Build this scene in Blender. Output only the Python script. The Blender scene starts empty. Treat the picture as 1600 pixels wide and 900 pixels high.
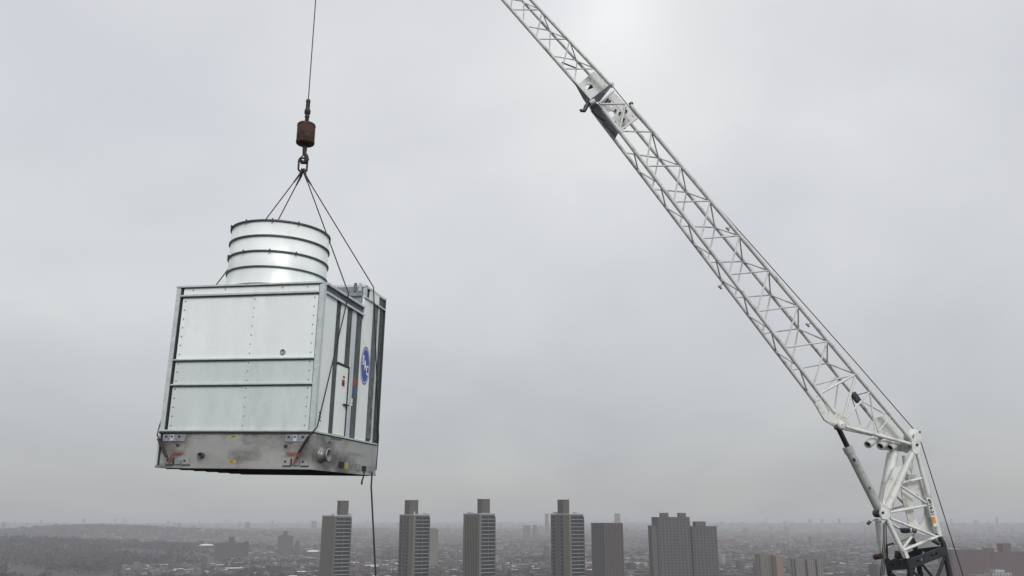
import bpy, math, random
import numpy as np
from mathutils import Vector, Matrix
from mathutils.geometry import tessellate_polygon

random.seed(7); rng = np.random.default_rng(11)
sc = bpy.context.scene
COL = sc.collection
R = math.radians

# ------------------------------------------------------------------ camera
CAM_Z = 92.0
FPX, CX, CY, HORIZON = 1300.0, 800.0, 450.0, 813.0     # focal length and picture centre of the 1600 px wide photograph
PITCH = math.atan((HORIZON - CY) / FPX)
cd = bpy.data.cameras.new('camera'); cam = bpy.data.objects.new('camera', cd); COL.objects.link(cam)
cam.location = (0, 0, CAM_Z); cam.rotation_euler = (math.pi / 2 + PITCH, 0, 0)
cd.sensor_width = 36; cd.lens = 36 * FPX / 1600; cd.clip_start = 0.1; cd.clip_end = 60000
sc.camera = cam

# ------------------------------------------------------------------ overcast sky
SUN_EL, SUN_AZ = R(34), R(160)
w = bpy.data.worlds.new('World'); sc.world = w; w.use_nodes = True
nt = w.node_tree; nt.nodes.clear()
def N(t, **k):
    n = nt.nodes.new(t)
    for a, b in k.items(): setattr(n, a, b)
    return n
def lk(a, b): nt.links.new(a, b)
def math_node(op, a, b=None, clamp=False):
    n = N('ShaderNodeMath', operation=op, use_clamp=clamp)
    for i, v in enumerate((a, b)):
        if v is None: continue
        if isinstance(v, (int, float)): n.inputs[i].default_value = v
        else: lk(v, n.inputs[i])
    return n.outputs[0]
out = N('ShaderNodeOutputWorld'); bg = N('ShaderNodeBackground'); bg.inputs[1].default_value = 1.0
tc = N('ShaderNodeTexCoord'); sep = N('ShaderNodeSeparateXYZ'); lk(tc.outputs['Generated'], sep.inputs[0])
zc = math_node('MAXIMUM', sep.outputs[2], 0.0)
lr = N('ShaderNodeValToRGB'); lr.color_ramp.interpolation = 'B_SPLINE'                       # dim towards the horizon, bright towards the zenith, as overcast skies are
for i, (p_, v_) in enumerate(((0, .425), (.05, .46), (.16, .60), (.27, .685), (.40, .745), (.70, .77), (1, .85))):
    e_ = lr.color_ramp.elements[i] if i < 2 else lr.color_ramp.elements.new(p_)
    e_.position = p_; e_.color = (v_ / 1.366,) * 3 + (1,)
lk(zc, lr.inputs[0])
gl = N('ShaderNodeVectorMath', operation='DOT_PRODUCT'); lk(tc.outputs['Generated'], gl.inputs[0]); gl.inputs[1].default_value = (.116, .822, .558)     # thin spot in the cloud deck
glow = math_node('POWER', math_node('MAXIMUM', gl.outputs['Value'], 0.0), 420.0)
lum = math_node('MULTIPLY', lr.outputs[0], math_node('MULTIPLY_ADD', glow, 0.16)); nt.nodes[-2].inputs[2].default_value = 1.0
den = math_node('ADD', zc, 0.40)
comb = N('ShaderNodeCombineXYZ')
lk(math_node('DIVIDE', sep.outputs[0], den), comb.inputs[0]); lk(math_node('DIVIDE', sep.outputs[1], den), comb.inputs[1])
n1 = N('ShaderNodeTexNoise'); n1.inputs['Scale'].default_value = 1.7; n1.inputs['Detail'].default_value = 6; n1.inputs['Roughness'].default_value = 0.5; n1.inputs['Distortion'].default_value = 0.3
cmap = N('ShaderNodeVectorMath', operation='ADD'); lk(comb.outputs[0], cmap.inputs[0]); cmap.inputs[1].default_value = (14.3, 18.4, 3.6)
lk(cmap.outputs[0], n1.inputs['Vector'])
cr = N('ShaderNodeValToRGB')
cr.color_ramp.elements[0].position = 0.30; cr.color_ramp.elements[0].color = (0.88, 0.90, 0.945, 1)
cr.color_ramp.elements[1].position = 0.70; cr.color_ramp.elements[1].color = (1.08, 1.095, 1.095, 1)
lk(n1.outputs[0], cr.inputs[0])
cloud = N('ShaderNodeVectorMath', operation='SCALE'); lk(cr.outputs[0], cloud.inputs[0]); lk(lum, cloud.inputs['Scale'])
sky = N('ShaderNodeTexSky', sky_type='NISHITA'); sky.sun_disc = False; sky.sun_elevation = SUN_EL; sky.sun_rotation = SUN_AZ
skys = N('ShaderNodeVectorMath', operation='SCALE'); lk(sky.outputs[0], skys.inputs[0]); skys.inputs['Scale'].default_value = 0.10
mx = N('ShaderNodeMix', data_type='RGBA'); mx.inputs[0].default_value = 0.05                 # the cloud deck hides nearly all of the clear sky
lk(cloud.outputs[0], mx.inputs[6]); lk(skys.outputs[0], mx.inputs[7])
lk(mx.outputs[2], bg.inputs[0]); lk(bg.outputs[0], out.inputs[0])

sl = bpy.data.lights.new('sun', 'SUN'); sl.energy = 1.5; sl.angle = R(30); sl.color = (1, 0.975, 0.95)
so = bpy.data.objects.new('sun', sl); COL.objects.link(so)
sd = Vector((math.sin(SUN_AZ) * math.cos(SUN_EL), math.cos(SUN_AZ) * math.cos(SUN_EL), math.sin(SUN_EL)))   # towards the sun, behind the camera
so.location = (0, -30, CAM_Z + 60); so.rotation_euler = sd.to_track_quat('Z', 'Y').to_euler()
so['kind'] = 'structure'

vs = sc.view_settings; vs.view_transform = 'Standard'; vs.look = 'None'; vs.gamma = 1; vs.exposure = 0.45; vs.use_curve_mapping = False
sc.render.engine = 'CYCLES'; cy = sc.cycles
cy.use_denoising = True; cy.max_bounces = 6; cy.diffuse_bounces = 3; cy.glossy_bounces = 3; cy.volume_bounces = 1
cy.use_adaptive_sampling = False

# ------------------------------------------------------------------ helpers
SB, CB = math.sin(PITCH), math.cos(PITCH)
def ray(px, py):
    u, v = (px - CX) / FPX, (CY - py) / FPX
    return Vector((u, CB - v * SB, SB + v * CB))
CAM = Vector((0, 0, CAM_Z))
def at(px, py, Y): d = ray(px, py); return CAM + d * (Y / d.y)

def material(name, col, rough=0.6, metal=0.0, var=0.12, scale=3.0, bump=0.0, dirt=None, dirt_scale=1.2, dirt_lo=0.5, dirt_hi=0.72, stretch=(1, 1, 1), spec=0.4, fine=0.0):
    m = bpy.data.materials.new(name); m.use_nodes = True
    t = m.node_tree; b = t.nodes['Principled BSDF']
    b.inputs['Roughness'].default_value = rough; b.inputs['Metallic'].default_value = metal; b.inputs['Specular IOR Level'].default_value = spec
    tcn = t.nodes.new('ShaderNodeTexCoord'); mp = t.nodes.new('ShaderNodeMapping'); mp.inputs['Scale'].default_value = stretch
    t.links.new(tcn.outputs['Object'], mp.inputs[0])
    nz = t.nodes.new('ShaderNodeTexNoise'); nz.inputs['Scale'].default_value = scale; nz.inputs['Detail'].default_value = 5
    t.links.new(mp.outputs[0], nz.inputs['Vector'])
    r = t.nodes.new('ShaderNodeValToRGB'); r.color_ramp.elements[0].position = .3; r.color_ramp.elements[1].position = .7
    r.color_ramp.elements[0].color = [c * (1 - var) for c in col] + [1]; r.color_ramp.elements[1].color = [min(1, c * (1 + var)) for c in col] + [1]
    t.links.new(nz.outputs[0], r.inputs[0]); o = r.outputs[0]
    if fine:
        vo = t.nodes.new('ShaderNodeTexVoronoi'); vo.inputs['Scale'].default_value = 26
        t.links.new(tcn.outputs['Object'], vo.inputs['Vector'])
        rr = t.nodes.new('ShaderNodeMapRange'); rr.inputs[3].default_value = 1 - fine; rr.inputs[4].default_value = 1 + fine
        sp = t.nodes.new('ShaderNodeSeparateColor'); t.links.new(vo.outputs['Color'], sp.inputs[0]); t.links.new(sp.outputs[0], rr.inputs[0])
        vm = t.nodes.new('ShaderNodeVectorMath'); vm.operation = 'SCALE'; t.links.new(o, vm.inputs[0]); t.links.new(rr.outputs[0], vm.inputs['Scale']); o = vm.outputs[0]
    if dirt:
        n2 = t.nodes.new('ShaderNodeTexNoise'); n2.inputs['Scale'].default_value = dirt_scale; n2.inputs['Detail'].default_value = 6; n2.inputs['Roughness'].default_value = .6
        t.links.new(mp.outputs[0], n2.inputs['Vector'])
        r2 = t.nodes.new('ShaderNodeMapRange'); r2.inputs[1].default_value = dirt_lo; r2.inputs[2].default_value = dirt_hi
        t.links.new(n2.outputs[0], r2.inputs[0])
        mxn = t.nodes.new('ShaderNodeMix'); mxn.data_type = 'RGBA'
        t.links.new(r2.outputs[0], mxn.inputs[0]); t.links.new(o, mxn.inputs[6]); mxn.inputs[7].default_value = list(dirt) + [1]; o = mxn.outputs[2]
    t.links.new(o, b.inputs['Base Color'])
    if bump:
        bn = t.nodes.new('ShaderNodeBump'); bn.inputs['Strength'].default_value = bump; bn.inputs['Distance'].default_value = .02
        t.links.new(nz.outputs[0], bn.inputs['Height']); t.links.new(bn.outputs[0], b.inputs['Normal'])
    return m

class MB:
    def __init__(s): s.v = []; s.f = []; s.s = []
    def add(s, vs_, fs, smooth=False):
        k = len(s.v); s.v += [Vector(p) for p in vs_]
        for f in fs: s.f.append([k + i for i in f]); s.s.append(smooth)
        return s
    def box(s, lo, hi):
        (a, b, c), (d, e, f) = lo, hi
        p = [(a,b,c),(d,b,c),(d,e,c),(a,e,c),(a,b,f),(d,b,f),(d,e,f),(a,e,f)]
        return s.add(p, [(0,3,2,1),(4,5,6,7),(0,1,5,4),(1,2,6,5),(2,3,7,6),(3,0,4,7)])
    def frame_tube(s, pts, rads, n=10, caps=True, closed=False):
        pts = [Vector(p) for p in pts]; m = len(pts)
        if isinstance(rads, (int, float)): rads = [rads] * m
        t0 = (pts[1] - pts[0]).normalized()
        u = t0.orthogonal().normalized(); vv = []
        for i in range(m):
            if closed: t = pts[(i + 1) % m] - pts[i - 1]
            else: t = pts[min(i + 1, m - 1)] - pts[max(i - 1, 0)]
            t.normalize(); u = (u - t * u.dot(t)).normalized(); b = t.cross(u)
            for j in range(n):
                a = 2 * math.pi * j / n; vv.append(pts[i] + (u * math.cos(a) + b * math.sin(a)) * rads[i])
        fs = []
        for i in range(m if closed else m - 1):
            for j in range(n):
                i2 = (i + 1) % m; j2 = (j + 1) % n
                fs.append((i*n+j, i*n+j2, i2*n+j2, i2*n+j))
        s.add(vv, fs, True)
        if caps and not closed: s.add(vv[:n][::-1], [range(n)]); s.add(vv[-n:], [range(n)])
        return s
    def tube(s, a, b, r0, r1=None, n=10): return s.frame_tube([a, b], [r0, r0 if r1 is None else r1], n)
    def lathe(s, c, axis, prof, n=32, smooth=True, close=False):
        c = Vector(c); axis = Vector(axis).normalized(); u = axis.orthogonal().normalized(); b = axis.cross(u); vv = []
        for r, h in prof:
            for j in range(n):
                a = 2 * math.pi * j / n; vv.append(c + axis * h + (u * math.cos(a) + b * math.sin(a)) * r)
        m = len(prof)
        s.add(vv, [(i*n+j, i*n+(j+1) % n, (i+1)*n+(j+1) % n, (i+1)*n+j) for i in range(m-1) for j in range(n)], smooth)
        if close: s.add(vv[:n][::-1], [range(n)]); s.add(vv[-n:], [range(n)])
        return s
    def plate(s, poly, thick, holes=()):
        loops = [[Vector(p) for p in poly]] + [[Vector(p) for p in h] for h in holes]; th = Vector(thick)
        tris = tessellate_polygon(loops); flat = [p for l in loops for p in l]; n = len(flat)
        s.add(flat + [p + th for p in flat], [tuple(t) for t in tris] + [tuple(n + i for i in reversed(t)) for t in tris])
        k = 0; base = len(s.v) - 2 * n
        for l in loops:
            m = len(l)
            for i in range(m):
                a, b = k + i, k + (i + 1) % m; s.f.append([base + a, base + b, base + n + b, base + n + a]); s.s.append(False)
            k += m
        return s
    def build(s, name, mat, parent=None, off=(0, 0, 0)):
        off = Vector(off); me = bpy.data.meshes.new(name)
        me.from_pydata([p - off for p in s.v], [], s.f); me.polygons.foreach_set('use_smooth', s.s)
        me.materials.append(mat); me.update()
        o = bpy.data.objects.new(name, me); COL.objects.link(o); o.parent = parent
        return o
def empty(name, loc, label, cat, group=None, rot=None):
    o = bpy.data.objects.new(name, None); COL.objects.link(o); o.location = loc; o.empty_display_size = .3
    if rot is not None: o.rotation_mode = 'QUATERNION'; o.rotation_quaternion = rot
    return tag(o, label, cat, group)
def tag(o, label=None, cat=None, group=None, kind=None):
    if label: o['label'] = label
    if cat: o['category'] = cat
    if group: o['group'] = group
    if kind: o['kind'] = kind
    return o
def circle(c, r, u, v, n=16, ru=1, rv=1):
    c, u, v = Vector(c), Vector(u), Vector(v)
    return [c + u * (r * ru * math.cos(2*math.pi*i/n)) + v * (r * rv * math.sin(2*math.pi*i/n)) for i in range(n)]

M = {}
M['galv'] = material('galvanised sheet', (.765, .82, .812), .38, .08, .05, 1.5, stretch=(1.5, 1, .35), dirt=(.50, .56, .55), dirt_scale=1.3, dirt_lo=.55, dirt_hi=.98, fine=.02, bump=.4)
M['galv_dim'] = material('galvanised sheet with dim reflection painted in', (.575, .635, .627), .38, .08, .06, 1.5, stretch=(1.5, 1, .4), dirt=(.34, .40, .39), dirt_scale=1.3, dirt_lo=.52, dirt_hi=.9, fine=.03, bump=.4)  # galvanised sheet again; lower panels' dimmer sky reflection painted into its colour
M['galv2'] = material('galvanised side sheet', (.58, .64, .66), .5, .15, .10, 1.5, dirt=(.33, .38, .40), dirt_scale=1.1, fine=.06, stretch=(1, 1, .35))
M['trim'] = material('galvanised trim', (.52, .57, .58), .4, .3, .12, 4, fine=.08)
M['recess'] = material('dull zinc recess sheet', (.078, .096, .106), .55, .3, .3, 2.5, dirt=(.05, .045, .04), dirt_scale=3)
M['seam'] = material('black sealant', (.02, .022, .022), .7)
M['steel'] = material('stained stainless steel', (.36, .36, .352), .36, .4, .14, 1.3, dirt=(.10, .097, .092), dirt_scale=.8, dirt_lo=.47, dirt_hi=.66, stretch=(1, 1, 1.6), fine=.04)
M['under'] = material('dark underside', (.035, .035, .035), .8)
M['ring'] = material('dark band steel', (.07, .077, .077), .55, .5)
M['black'] = material('black rubber', (.015, .015, .016), .7)
M['rope'] = material('wire rope', (.022, .021, .022), .6, .3)
M['rust'] = material('rusted cast iron', (.060, .028, .020), .85, 0, .35, 9, bump=.4, dirt=(.022, .014, .012), dirt_scale=5)
M['rigging'] = material('dark forged steel', (.035, .028, .026), .6, .4, .3, 20)
M['red'] = material('faded red webbing', (.30, .075, .06), .8, 0, .25, 20)
M['yellow'] = material('yellow sticker', (.42, .33, .09), .6)
M['white'] = material('white sticker', (.75, .76, .76), .5)
M['blue'] = material('blue enamel sticker', (.02, .065, .30), .45)
M['fill'] = material('grey fill sheet', (.115, .135, .14), .6, .1, .35, 5)
M['bracket'] = material('grey lifting steel', (.26, .28, .31), .5, .4, .2, 10)
M['paint'] = material('white crane paint', (.60, .615, .59), .45, 0, .06, 2, dirt=(.24, .20, .155), dirt_scale=3.2, dirt_lo=.53, dirt_hi=.76)
M['paint2'] = material('weathered white boom paint', (.54, .555, .545), .5, 0, .12, 3, dirt=(.17, .145, .115), dirt_scale=4, dirt_lo=.53, dirt_hi=.78)
M['barrel'] = material('grey hydraulic barrel paint', (.35, .36, .35), .45, 0, .1, 3, dirt=(.14, .135, .12), dirt_scale=3)
M['chrome'] = material('dark oily piston rod', (.05, .05, .055), .25, .8)
M['navy'] = material('black frame paint', (.018, .021, .026), .55, 0, .3, 6)
M['grey'] = material('dark grey box', (.07, .08, .085), .5)
M['orange'] = material('orange sticker', (.55, .24, .03), .6)

# ------------------------------------------------------------------ terrain
HILLS = [(-1800, 2350, 750, 420, 46), (-2050, 4200, 520, 600, 40), (-1500, 4300, 1500, 700, 18), (-900, 5600, 2200, 700, 30), (4500, 8500, 5000, 1500, 55), (500, 11500, 7000, 1600, 60), (-5500, 9000, 3500, 1500, 50)]
def terrain(x, y):
    z = np.zeros_like(np.asarray(x, float))
    for cx_, cy_, sx, sy, h in HILLS: z = z + h * np.exp(-((x - cx_) / sx) ** 2 - ((y - cy_) / sy) ** 2)
    return z
def tz(x, y): return float(terrain(np.array([x]), np.array([y]))[0])
gx, gy = np.meshgrid(np.linspace(-16000, 16000, 161), np.linspace(-2500, 16000, 121))
gz = terrain(gx, gy); gv = np.stack([gx.ravel(), gy.ravel(), gz.ravel()], 1)
idx = np.arange(161 * 121).reshape(121, 161)
gf = np.stack([idx[:-1, :-1], idx[:-1, 1:], idx[1:, 1:], idx[1:, :-1]], -1).reshape(-1, 4)
gm = bpy.data.meshes.new('ground'); gm.from_pydata(gv.tolist(), [], gf.tolist()); gm.polygons.foreach_set('use_smooth', [True] * len(gf))
gmat = material('winter city ground', (.032, .031, .031), .9, 0, .45, .012, dirt=(.085, .08, .078), dirt_scale=.05)
gm.materials.append(gmat); ground = bpy.data.objects.new('ground', gm); COL.objects.link(ground); ground['kind'] = 'structure'

# ------------------------------------------------------------------ towers
tower_mats = dict(
    tan=material('tan concrete', (.128, .127, .108), .85, 0, .10, .15, dirt=(.115, .11, .088), dirt_scale=.08, stretch=(1, 1, .15)),
    grey=material('grey concrete', (.095, .093, .092), .85, 0, .12, .2),
    core=material('brown grey brick core', (.082, .074, .070), .9, 0, .12, .6),
    slab=material('pale balcony slab', (.34, .35, .36), .8, 0, .15, .4),
    glass=material('dark tower glass', (.020, .024, .030), .25, 0, .4, .7, spec=.5),
    brown=material('brown brick', (.080, .071, .070), .9, 0, .12, .3),
    brown2=material('dark brown brick', (.045, .038, .037), .9, 0, .2, .4),
    beige=material('beige brick', (.17, .148, .105), .9, 0, .1, .2),
    pink=material('salmon brick', (.24, .135, .10), .9, 0, .1, .2),
    red=material('red brick', (.085, .046, .043), .9, 0, .15, .15),
    cream=material('cream masonry', (.20, .19, .165), .9, 0, .1, .2),
    white=material('white roof membrane', (.60, .61, .63), .7, 0, .06, .1),
    tar=material('tar roof', (.07, .07, .072), .9, 0, .2, .2))
TM = tower_mats
ALPHA = R(35.5)
def rotz(a): return Matrix.Rotation(a, 3, 'Z').to_quaternion()
SPECIAL = []
def ground_loc(px, Y):
    d = ray(px, HORIZON); p = CAM + d * (Y / d.y); return Vector((p.x, p.y, 0))
def ztop(py, Y): return CAM_Z + (HORIZON - py) * Y / FPX * 1.0 / (CB + (HORIZON-CY)/FPX*SB) * 1.0

def slab_tower(px, Y, top, cores, style, label, antenna=None, extras=(), a=14.5, b=24.0):
    p = ground_loc(px, Y); SPECIAL.append((p.x, p.y, 55))
    t = empty('residential_tower', p, label, 'tower block', 'balconied slab towers', rotz(ALPHA))
    H = ztop(top, Y)
    MB().box((0, 0, 0), (a, b, H)).build('wall', TM['tan' if style in 'AC' else 'grey'], t)
    MB().box((-.25, -.25, H), (a + .25, b + .25, H + .9)).build('parapet', TM['slab'], t)
    # corner pier of tan concrete where the faces meet
    MB().box((-.30, -.35, 0), (1.6, .9, H - .3)).build('corner_pier', TM['grey' if style == 'A' else 'tan'], t)
    fl = 2.86; nf = int(H / fl) - 1
    band = MB().box((1.75, -.12, 0), (a - .55, .5, fl - .62)); slab = MB().box((1.65, -1.0, -.14), (a - .45, .05, .16))
    bm = sm = None
    for i in range(nf):
        z = H - .8 - fl * (i + 1)
        if i == 0: bo = band.build('window_band', TM['glass'], t); so_ = slab.build('balcony', TM['slab'], t); bm, sm = bo.data, so_.data
        else:
            bo = bpy.data.objects.new('window_band', bm); so_ = bpy.data.objects.new('balcony', sm)
            for o in (bo, so_): COL.objects.link(o); o.parent = t
        bo.location = (0, 0, z + .35); so_.location = (0, 0, z)
    dv = MB().box((0, -1.2, 0), (.22, 0, H - 1.5))
    o1 = dv.build('balcony_divider', TM['grey'], t); o1.location = (a * .55, .55, 0)
    o1 = bpy.data.objects.new('balcony_divider', o1.data); COL.objects.link(o1); o1.parent = t; o1.location = (a - .3, 0, 0)
    if style in 'AC':                                     # blank ribbed end wall
        rb = MB().box((-.35, 0, 0), (.02, .55, H - 1.2)); me = None
        for k in range(9):
            if me is None: o = rb.build('wall_rib', TM['tan'], t); me = o.data
            else: o = bpy.data.objects.new('wall_rib', me); COL.objects.link(o); o.parent = t
            o.location = (0, 2.2 + k * 2.35, 0)
        if style == 'C':
            rv = MB().box((-.06, 0, 0), (.02, .9, H - 1.6)); me = None
            for k in range(8):
                if me is None: o = rv.build('window_column', TM['brown2'], t); me = o.data
                else: o = bpy.data.objects.new('window_column', me); COL.objects.link(o); o.parent = t
                o.location = (0, 3.2 + k * 2.35, 0)
    else:
        MB().box((-.45, .95, 0), (.03, 7.4, H - .4)).build('stair_wall', TM['tan'], t)
        wn = MB().box((-.07, 0, 0), (.03, 2.9, 1.75)); me = None
        for i in range(nf):
            for y0 in ((8.3, 12.3, 19.3) if style == 'B' else (8.2, 18.6)):
                if me is None: o = wn.build('window', TM['glass'], t); me = o.data
                else: o = bpy.data.objects.new('window', me); COL.objects.link(o); o.parent = t
                o.location = (0, y0, H - .2 - fl * (i + 1))
        for y0 in (11.6, 15.8, 22.6):
            MB().box((-.4, y0, 0), (.02, y0 + .5, H - .5)).build('wall_rib', TM['grey'], t)
    x0, x1, y0, y1, ct = cores
    cH = ztop(ct, Y)
    c = MB().box((x0, y0, H), (x1, y1, cH)).build('lift_core', TM['core'], t)
    MB().box((x0 - .15, y0 - .15, cH), (x1 + .15, y1 + .15, cH + .35)).build('coping', TM['brown2'], c)
    for (ex0, ex1, ey0, ey1, eh) in extras: MB().box((ex0, ey0, H + .9), (ex1, ey1, H + .9 + eh)).build('roof_plant', TM['slab'], t)
    if antenna:
        ax, ay, ah = antenna
        MB().tube((ax, ay, cH), (ax, ay, cH + ah), .35, .2, 6).build('mast', TM['slab'], c)
    return t
slab_tower(522.5, 680, 807, (7.5, 14.3, 6, 13, 783.5), 'A', 'leftmost of the four tall balconied towers, blank tan end wall', (7.7, 12.6, 2.4), ((1, 4, 4, 8, 1.2), (12.5, 14.4, .2, 4, 1.6)))
slab_tower(646.5, 690, 805.5, (2.5, 10.5, 12, 20.5, 782.5), 'B', 'second tall balconied tower from the left, beside the hanging tag line', (10, 12.5, 2.0), ((11, 14.2, 1, 5, 1.0), (1.2, 2.2, 2, 3, 2.2)))
slab_tower(749.5, 680, 804, (5.8, 13.2, 5.3, 12.4, 781), 'C', 'third tall balconied tower from the left, ribbed tan end wall, brown core', (6.4, 11.6, 1.3), ((.5, 3, 14, 19, 1.0),))
slab_tower(889.5, 685, 804.5, (.4, 6.8, 8.0, 15.2, 782), 'D', 'rightmost tall balconied tower, beside the plain brown striped block', (6.4, 8.4, 2.4), ((9, 12, 3, 6, 1.2), (.8, 2.4, 18, 22, 1.4)))

def striped_block(px, Y, top, a, b, ang, label, mats=('brown', 'brown2'), left_cols=0, right_cols=6, boxes=(), name='apartment_block', group=None, cat='building', rad=60, storeys=False, wing=None):
    p = ground_loc(px, Y); SPECIAL.append((p.x, p.y, rad)); g = tz(p.x, p.y)
    t = empty(name, (p.x, p.y, g), label, cat, group, rotz(ang)); H = ztop(top, Y) - g
    MB().box((0, 0, 0), (a, b, H)).build('wall', TM[mats[0]], t)
    MB().box((-.2, -.2, H), (a + .2, b + .2, H + .7)).build('parapet', TM[mats[1]], t)
    for k in range(right_cols):
        wd = a / right_cols
        if storeys:
            me = None
            for i in range(int(H / 3.1) - 1):
                if me is None: o = MB().box((0, -.10, 0), (wd * .45, .1, 1.6)).build('window', TM['glass'], t); me = o.data
                else: o = bpy.data.objects.new('window', me); COL.objects.link(o); o.parent = t
                o.location = (wd * (k + .28), 0, H - 3.1 * (i + 1))
        else:
            MB().box((wd * (k + .28), -.12, 0), (wd * (k + .74), .1, H - 1)).build('window_column', TM[mats[1]], t)
            MB().box((wd * (k + .93), -.5, 0), (wd * (k + 1.05), .1, H - .4)).build('wall_rib', TM[mats[0]], t)
    for k in range(left_cols):
        wd = b / left_cols
        MB().box((-.12, wd * (k + .3), 0), (.1, wd * (k + .7), H - 1)).build('window_column', TM[mats[1]], t)
    if wing: wo = MB().box((wing[0], wing[2], 0), (wing[1] - .01, wing[3], H - wing[4])).build('wing', TM[mats[0]], t); MB().box((wing[0] - .2, wing[2] - .2, H - wing[4]), (wing[1] - .02, wing[3] + .2, H - wing[4] + .6)).build('coping', TM[mats[1]], wo)
    for (x0, x1, y0, y1, h) in boxes:
        c = MB().box((x0, y0, H), (x1, y1, H + h)).build('roof_house', TM[mats[0]], t)
        MB().box((x0 - .15, y0 - .15, H + h), (x1 + .15, y1 + .15, H + h + .35)).build('coping', TM[mats[1]], c)
    return t
striped_block(944, 940, 818, 24, 26, R(28), 'plain flat-topped brown block with dark vertical window stripes', left_cols=5, right_cols=6, rad=50)
striped_block(1027, 960, 809, 37, 24, R(6), 'tallest stepped dark brown block, right of the plain striped block', left_cols=2, right_cols=9, boxes=((5.5, 14, 3, 10, 4.8), (26, 34, 3, 10, 4.8)), rad=60, storeys=True, wing=(-6.2, 0, 2, 18, 9))
striped_block(1080, 975, 823, 29, 24, R(6), 'lower dark brown block adjoining the tallest stepped one on its right', left_cols=2, right_cols=7, boxes=((6, 18, 4, 14, 5.6),), rad=60, storeys=True)
# far stepped blocks and other landmark buildings
striped_block(339.5, 2020, 847.5, 72, 26, R(6), 'wide dark brown housing block with one central roof house, left of the towers', ('brown2', 'brown2'), left_cols=2, right_cols=14, boxes=((29, 40, 3, 14, 14), (23, 46, 2, 16, 3), (65, 73, 2, 14, 4)), rad=70)
striped_block(436.5, 2380, 837, 38, 24, R(8), 'narrow stepped brown block with small roof tower, left of the leftmost tower', ('brown2', 'brown2'), left_cols=2, right_cols=8, boxes=((12, 23, 4, 14, 14), (6, 30, 2, 16, 3)), rad=60)
striped_block(464.2, 2400, 844, 8, 20, R(8), 'low brown wing attached beside the narrow stepped block', ('brown2', 'brown2'), left_cols=2, right_cols=2, rad=30)
striped_block(672.5, 1700, 827, 16, 18, R(10), 'distant tan tower peeking out behind the second balconied tower', ('beige', 'grey'), 2, 5, boxes=((2, 12, 2, 12, 3),), rad=40)
striped_block(1184, 1180, 864.5, 20, 16, R(14), 'taller beige brick block at the bottom, left of its narrower twin', ('beige', 'brown'), 2, 6, rad=30)
striped_block(1208, 1170, 866.5, 9, 14, R(10), 'narrow beige brick slab close against the taller beige block', ('beige', 'pink'), 1, 3, rad=25)
striped_block(1238, 1190, 871, 12, 16, R(12), 'pale grey-beige block at the bottom, first right of the beige pair', ('cream', 'brown'), 2, 4, rad=25)
striped_block(1256, 1195, 872, 10, 16, R(12), 'pale grey-beige block at the bottom, middle of its row of three', ('cream', 'brown'), 2, 3, rad=25)
striped_block(1271, 1200, 872.5, 7, 16, R(12), 'pale grey-beige block at the bottom, right end of its row of three', ('cream', 'brown'), 2, 2, rad=25)
striped_block(1264.5, 2900, 838, 36, 20, R(5), 'small salmon coloured building in the hazy right distance', ('pink', 'brown'), 2, 5, rad=50)
striped_block(1480, 1330, 858, 62, 40, R(4), 'long red brick building just right of the crane mast', ('red', 'brown2'), 3, 14, rad=70, storeys=True)
striped_block(1541, 1360, 861, 80, 40, R(2), 'long red brick building against the right edge of the view', ('red', 'brown2'), 3, 18, rad=90, storeys=True, boxes=((22, 36, 4, 18, 13), (-4, 8, 4, 14, 6)))
striped_block(1513, 1195, 895, 22, 20, R(3), 'low pale flat-roofed building at the bottom right corner', ('cream', 'grey'), 2, 6, rad=30)
striped_block(1539, 1195, 891, 26, 20, R(3), 'stepped pale grey building beside the low pale one at the bottom right', ('slab', 'grey'), 2, 6, rad=30, boxes=((5, 18, 2, 14, 4),))
striped_block(300, 5200, 824, 26, 26, R(10), 'faint distant tower fading into haze above the left hills', ('grey', 'grey'), 2, 2, rad=40, boxes=((6, 20, 4, 20, 12),))
striped_block(410, 3600, 832, 17, 22, R(10), 'slim hazy tower between the two brown housing blocks', ('grey', 'grey'), 2, 2, rad=40, boxes=((4, 12, 4, 14, 14),))
striped_block(819, 3600, 821, 26, 22, R(10), 'hazy mid-distance block just left of the rightmost balconied tower', ('grey', 'brown'), 2, 4, rad=40)
striped_block(834, 3700, 820, 14, 22, R(10), 'slim hazy block touching the mid-distance block on its right', ('grey', 'brown'), 1, 2, rad=30)
striped_block(962, 4300, 803, 24, 20, R(10), 'faint tall tower in haze above the plain striped block', ('grey', 'grey'), 1, 3, rad=30)
striped_block(853, 4300, 803, 14, 20, R(10), 'faint slim tower in haze behind the rightmost balconied tower', ('grey', 'grey'), 1, 2, rad=30)
# white domed roofs
def hall(px, py, Y, wd, label):
    p = ground_loc(px, Y); g = tz(p.x, p.y); SPECIAL.append((p.x, p.y, wd * .7))
    t = empty('domed_hall', (p.x, p.y, g), label, 'hall', 'white domed halls'); H = ztop(py, Y) - g
    MB().box((-wd / 2, -18, 0), (wd / 2, 18, H - 6)).build('wall', TM['brown2'], t)
    prof = [(math.cos(a) , math.sin(a)) for a in [i * math.pi / 20 for i in range(11)]]
    m = MB().lathe((0, 0, 0), (0, 0, 1), [(max(r, .001), h) for r, h in prof], 28)
    for v in m.v: v.x *= wd / 2 * 1.05; v.y *= 19.5; v.z = v.z * 4 + H - 6
    m.build('dome_roof', TM['white'], t)
hall(326, 847, 2350, 36, 'white domed roof standing left of the wide dark brown housing block')
hall(492, 856, 2250, 30, 'white domed roof standing just left of the leftmost balconied tower')

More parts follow.
